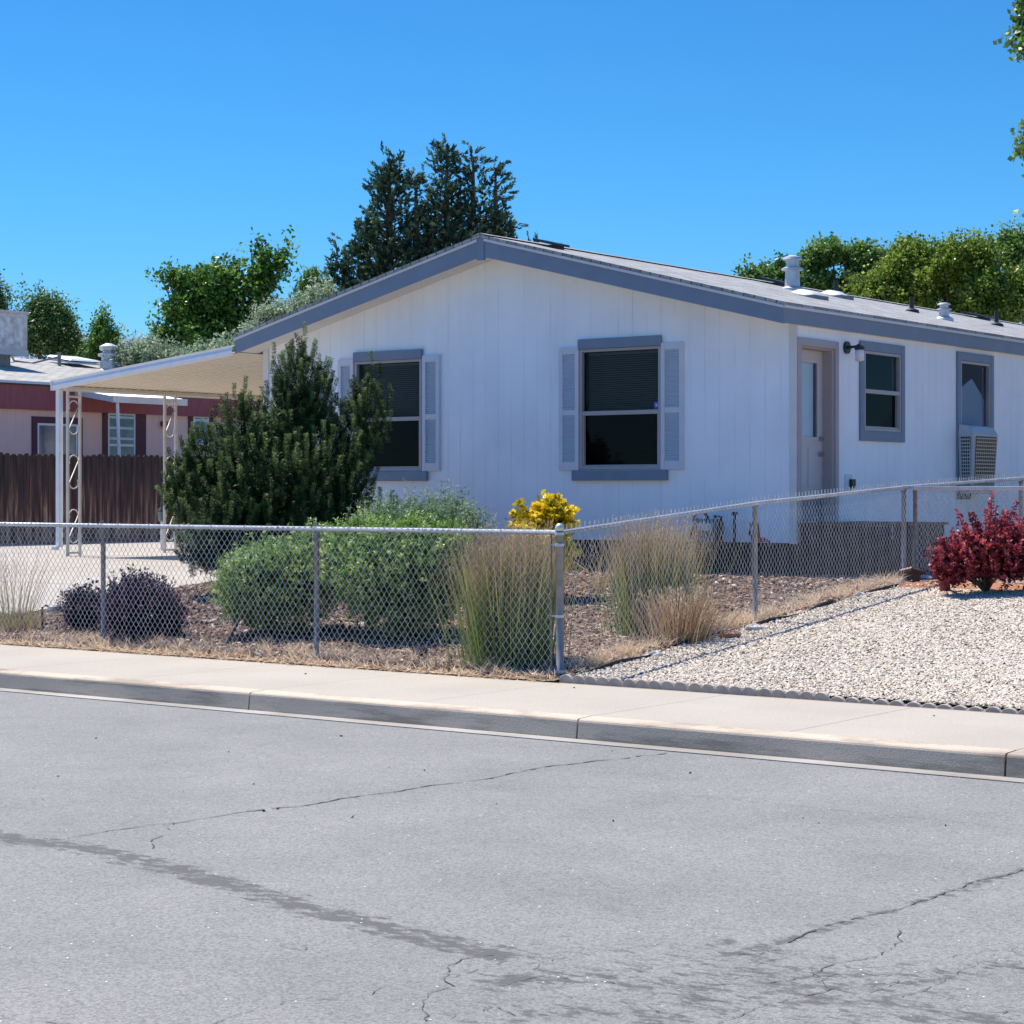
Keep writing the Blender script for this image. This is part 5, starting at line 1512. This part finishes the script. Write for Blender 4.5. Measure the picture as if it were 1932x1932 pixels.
wands(rb2, [(1770,1012),(1773,1030),(1798,1008),(1785,1040)], (1785, 1112), 20.2, rd_, .036, .010, 80)
pw = [o for o in bpy.data.objects if o.get('label', '').startswith('rounded dark purple')][0]
wands(pw, [(222,1088),(232,1082),(243,1085),(255,1092),(268,1080),(280,1090),(290,1094),(305,1098),(388,1108),(210,1100),(318,1110),(380,1118)], (262, 1190), 20.2, pu, .026, .006, 40)

# ---- ornamental grasses
og = leaf_mat('feather_grass', [(0, (.08, .13, .03)), (.3, (.19, .26, .06)), (.48, (.29, .29, .11)), (.62, (.40, .29, .17)), (.85, (.40, .26, .18)), (1, (.70, .56, .38))], .6, .3, .25)
def grass(name, label, basepx, w_px, top_px, n, tone0, tone1, lean=(0, 0), wd=.0038, spread=.22, m=og, droop=.12, lmin=.6, group=None):
    base = on_g(*basepx); Z = depth(base); s = Z/FPX; H = at(basepx[0], top_px, Z).z-base.z
    g = plant(name, label, 'ornamental grass', base, group)
    P = np.array(base)[None] + Uv*(RNG.normal(size=(n, 1))*w_px*s*.45) + Vv*(RNG.normal(size=(n, 1))*w_px*s*.4)
    P[:, 2] = np.clip(.085*(P[:, 1]-13.2), 0, .56)
    D = norm((P-np.array(base))*[1, 1, 0]*spread*4/(w_px*s) * .45 + RNG.normal(size=(n, 3))*[.055, .055, 0] + [lean[0], lean[1], 1.0])
    L = H*(lmin+(1-lmin)*RNG.random(n)**.6)*1.02
    T0 = np.full(n, tone0)+RNG.random(n)*.25; T1 = np.full(n, tone1)+RNG.normal(size=n)*.13
    v, q, t = blades(P, D, L, np.full(n, wd), np.clip(T0, 0, 1), np.clip(T1, 0, 1), droop)
    fast_mesh('blades', v, q, t, m, g)
    # feathery seed heads at the tips
    k = n//4; idx = RNG.choice(n, k, replace=False); hor = norm(D[idx]*[1, 1, 0]+1e-6)
    tipP = P[idx]+D[idx]*(L[idx]*.72)[:, None]
    v, q, t = sprays(tipP, D[idx], L[idx]*.28, 14, .03, .0022, .28, np.full(k, min(tone1+.1, .95)), jit=.25)
    fast_mesh('seed_heads', v, q, t, m, g)
    return g
grass('feather_grass', 'tall upright grass clump, green below and tan above, left of the corner post', (962, 1256), 70, 990, 2500, .10, .64, spread=.06, wd=.0046, droop=.07)
grass('feather_grass', 'tall grass clump right of the corner post with pinkish plumes above the rail', (1232, 1196), 62, 968, 1700, .08, .70, spread=.07, wd=.0044, droop=.08)
grass('feather_grass', 'low dry straw coloured grass tuft at the foot of the right-hand clump', (1278, 1212), 60, 1105, 700, .5, .85, spread=.16, droop=.2)
grass('feather_grass', 'sparse thin see-through grass clump at the far left edge', (25, 1182), 45, 1015, 120, .25, .8, spread=.2, wd=.003, lmin=.5)
grass('feather_grass', 'cut-back brown grass stubble at the base of the far left clump', (30, 1192), 42, 1155, 600, .55, .5, spread=.2, wd=.003)
grass('feather_grass', 'small arching pale grass beside the corner post, in front of the skirting', (1130, 1112), 14, 1000, 70, .5, .9, spread=.5, droop=.6)

# ================================================================== TREES
def tree(name, label, base_z, PX, m, ncl, nleaf, clr, leaf, hw, group=None, shell=.45, r0=.16, up=.15, flat=1., gap=-.35):
    blobs = [blob_px(*t) for t in PX]
    cx = np.mean([b_[0] for b_ in blobs], axis=0); base = Vector((cx[0], cx[1], base_z))
    t = thing(name, label, 'tree', base, group)
    v, q, tn = crown(blobs, ncl, nleaf, clr, leaf, hw, shell, up, flat, gap)
    fast_mesh('crown', v, q, tn, m, t)
    trunk_limbs(base, blobs, r0, t)
    return t
maple_m = leaf_mat('maple_leaves', [(0, (.025, .065, .013)), (.45, (.07, .16, .025)), (.8, (.16, .28, .045)), (1, (.34, .42, .12))], .35, .3, .5)
asp_m = leaf_mat('aspen_leaves', [(0, (.03, .065, .02)), (.5, (.09, .17, .045)), (.85, (.19, .30, .09)), (1, (.42, .50, .30))], .4, .3, .5)
olive_m = leaf_mat('olive_leaves', [(0, (.09, .13, .07)), (.4, (.24, .31, .18)), (.8, (.46, .53, .37)), (1, (.72, .76, .62))], .5, .25, .4)
lime_m = leaf_mat('lime_leaves', [(0, (.035, .065, .012)), (.4, (.12, .19, .025)), (.75, (.27, .36, .05)), (1, (.48, .55, .16))], .4, .3, .4)
mid_m = leaf_mat('ash_leaves', [(0, (.03, .075, .016)), (.5, (.11, .21, .04)), (1, (.36, .48, .17))], .4, .3, .4)
con_m = leaf_mat('conifer_needles', [(0, (.018, .036, .026)), (.45, (.05, .095, .055)), (.8, (.12, .19, .095)), (1, (.24, .31, .17))], .55, .1, .3)
tree('aspen_tree', 'slim green tree at the far left edge behind the rooftop cooler', .5, [(5,640,62,16,110),(-30,600,62,40,90),(12,560,62,7,35)], asp_m, 330, 44, .30, .085, .026, gap=-.6)
tree('aspen_tree', 'feathery green tree with spiky top behind the rooftop cooler of the pink house', .5, [(90,645,60,50,60),(75,590,60,28,55),(110,620,60,30,55),(60,650,60,35,45),(130,670,60,34,45),(42,585,60,10,30),(98,555,60,12,26),(140,640,60,14,20)], asp_m, 900, 44, .32, .085, .026, gap=-.6)
tree('aspen_tree', 'small dark green pointed tree behind the roof flue of the pink house', .5, [(195,665,58,32,48),(192,615,58,12,28),(215,680,58,22,40)], maple_m, 330, 44, .30, .085, .026, gap=-.6)
tree('maple_tree', 'large open green maple standing behind the carport', .5,
     [(350,600,52,55,60),(410,560,52,60,65),(340,530,52,42,30),(300,522,52,16,8),(470,560,52,48,60),(500,520,52,34,55),(485,470,52,12,26),(530,500,52,22,38),(548,475,52,10,14),(380,640,52,80,45),(470,630,52,60,50),(315,640,52,40,35),(350,510,52,12,20),(420,510,52,20,25),(450,500,52,10,22),(322,500,52,8,14)], maple_m, 900, 22, .27, .11, .036, r0=.13, shell=.25, gap=-1.1)
tree('olive_tree', 'silvery green bushy tree over the far end of the carport roof', .5, [(290,678,46,60,30),(248,685,46,35,28),(370,686,46,60,26),(430,672,46,46,30),(262,655,46,20,22)], olive_m, 480, 40, .26, .085, .018)
tree('olive_tree', 'silvery green bushy tree between the maple and the dark conifer', .5, [(520,612,46,34,34),(560,592,46,34,30),(595,572,46,26,22),(620,560,46,14,16),(480,640,46,26,26)], olive_m, 340, 40, .24, .085, .018)
tree('weeping_tree', 'small drooping green tree top left of the dark conifer', .5, [(580,560,48,20,34),(592,545,48,12,22)], mid_m, 110, 50, .25, .16, .02, up=-1.6)
# conifer: two leaders and ragged up-curved sprays
def conifer(name, label, Z, leaders, PXo, base_z=.5):
    base = at(760, 900, Z); base = Vector((base.x, base.y, base_z))
    t = thing(name, label, 'tree', base)
    P, D, L = [], [], []
    b = MB()
    for (lx, ty, by, w_, n) in leaders:
        topp = at(lx, ty+16, Z); bot = at(lx, by, Z); s = Z/FPX
        b.tube([Vector((lerp(base.x, bot.x, .6), lerp(base.y, bot.y, .6), base.z)), bot, topp], [.22, .16, .02], 8)
        for k in range(n):
            f = RNG.random()**.85; z = topp.z + (bot.z-topp.z)*f
            a = RNG.random()*2*np.pi; ln = (.10+w_*s*f**1.05)*(.7+.45*RNG.random())
            d = Uv*math.cos(a)+Vv*math.sin(a); d = norm(d + [0, 0, .45+.3*RNG.random()])
            o_ = np.array([topp.x, topp.y, z-.35*ln])
            m_ = max(2, int(ln/.22)); ts = (np.arange(m_)+1)/m_
            b.tube([o_, o_+d*ln*.9], [.025, .008], 4)
            for tt in ts:
                pp_ = o_ + d*ln*tt + RNG.normal(size=3)*.07 + np.array([0, 0, .2*tt*tt*ln*.4])
                for w2 in range(2): P.append(pp_ + RNG.normal(size=3)*.08); D.append(norm(d + RNG.normal(size=3)*.5 + [0, 0, .25])); L.append(.16+.2*RNG.random())
    P, D, L = np.array(P), np.array(D), np.array(L)
    v, q, tn = sprays(P, D, L, 26, .095, .016, .42, RNG.random(len(P))*.8+.05, tip=.5, jit=.3)
    fast_mesh('crown', v, q, tn, con_m, t)
    b.build('trunk', M['trunk'], t)
    return t
conifer('conifer_tree', 'tall ragged dark blue-green conifer with two tops rising behind the roof', 50,
        [(735, 290, 620, 105, 200), (785, 320, 600, 48, 56), (843, 262, 600, 92, 190), (893, 280, 580, 62, 120), (935, 305, 560, 48, 70), (690, 400, 640, 62, 80), (650, 450, 650, 58, 70), (812, 420, 610, 80, 70), (945, 395, 560, 28, 36), (940, 440, 560, 45, 30), (1015, 435, 540, 26, 10)], None)
tree('locust_tree', 'small leafy tree left of the tall silver roof flue', .5, [(1430,522,56,42,20),(1465,505,56,30,22),(1400,525,56,20,10),(1450,540,56,60,25)], mid_m, 300, 36, .24, .12, .032, flat=.6, gap=-.2)
tree('locust_tree', 'broad feathery green tree right of the tall silver roof flue', .5, [(1560,505,54,50,42),(1600,490,54,50,30),(1640,500,54,35,32),(1540,530,54,40,40),(1620,545,54,70,40),(1570,475,54,28,16)], mid_m, 760, 36, .24, .12, .032, flat=.55, gap=-.3)
tree('elm_tree', 'yellow-green dense tree above the middle of the right roof slope', .5, [(1700,510,50,66,50),(1655,535,50,55,50),(1745,500,50,44,42),(1720,478,50,34,26),(1730,560,50,80,50),(1680,570,50,80,50),(1775,490,50,26,26)], lime_m, 1000, 40, .26, .085, .030, shell=.3, gap=-.6)
tree('elm_tree', 'yellow-green dense tree near the right edge above the roof', .5, [(1810,500,49,58,48),(1850,495,49,42,44),(1780,540,49,60,55),(1830,560,49,80,60),(1900,560,49,60,60),(1890,510,49,36,44),(1860,600,49,80,50),(1790,470,49,14,18),(1835,468,49,12,14)], lime_m, 1200, 40, .26, .085, .030, shell=.3, gap=-.6)
tree('ash_tree', 'brighter green tree top at the right edge behind the yellow-green trees', .5, [(1925,490,56,42,55),(1905,460,56,20,24),(1945,540,56,40,60)], mid_m, 420, 44, .26, .10, .028, gap=-.5)
tree('cottonwood_tree', 'overhanging leafy branches of a nearby tree at the upper right edge', .5, [(1984,30,27,60,76),(1976,82,27,46,34),(1978,280,27,50,48),(2052,262,27,90,80),(2040,50,27,116,85),(2050,420,27,90,100)], asp_m, 1500, 40, .19, .085, .036, r0=.2)
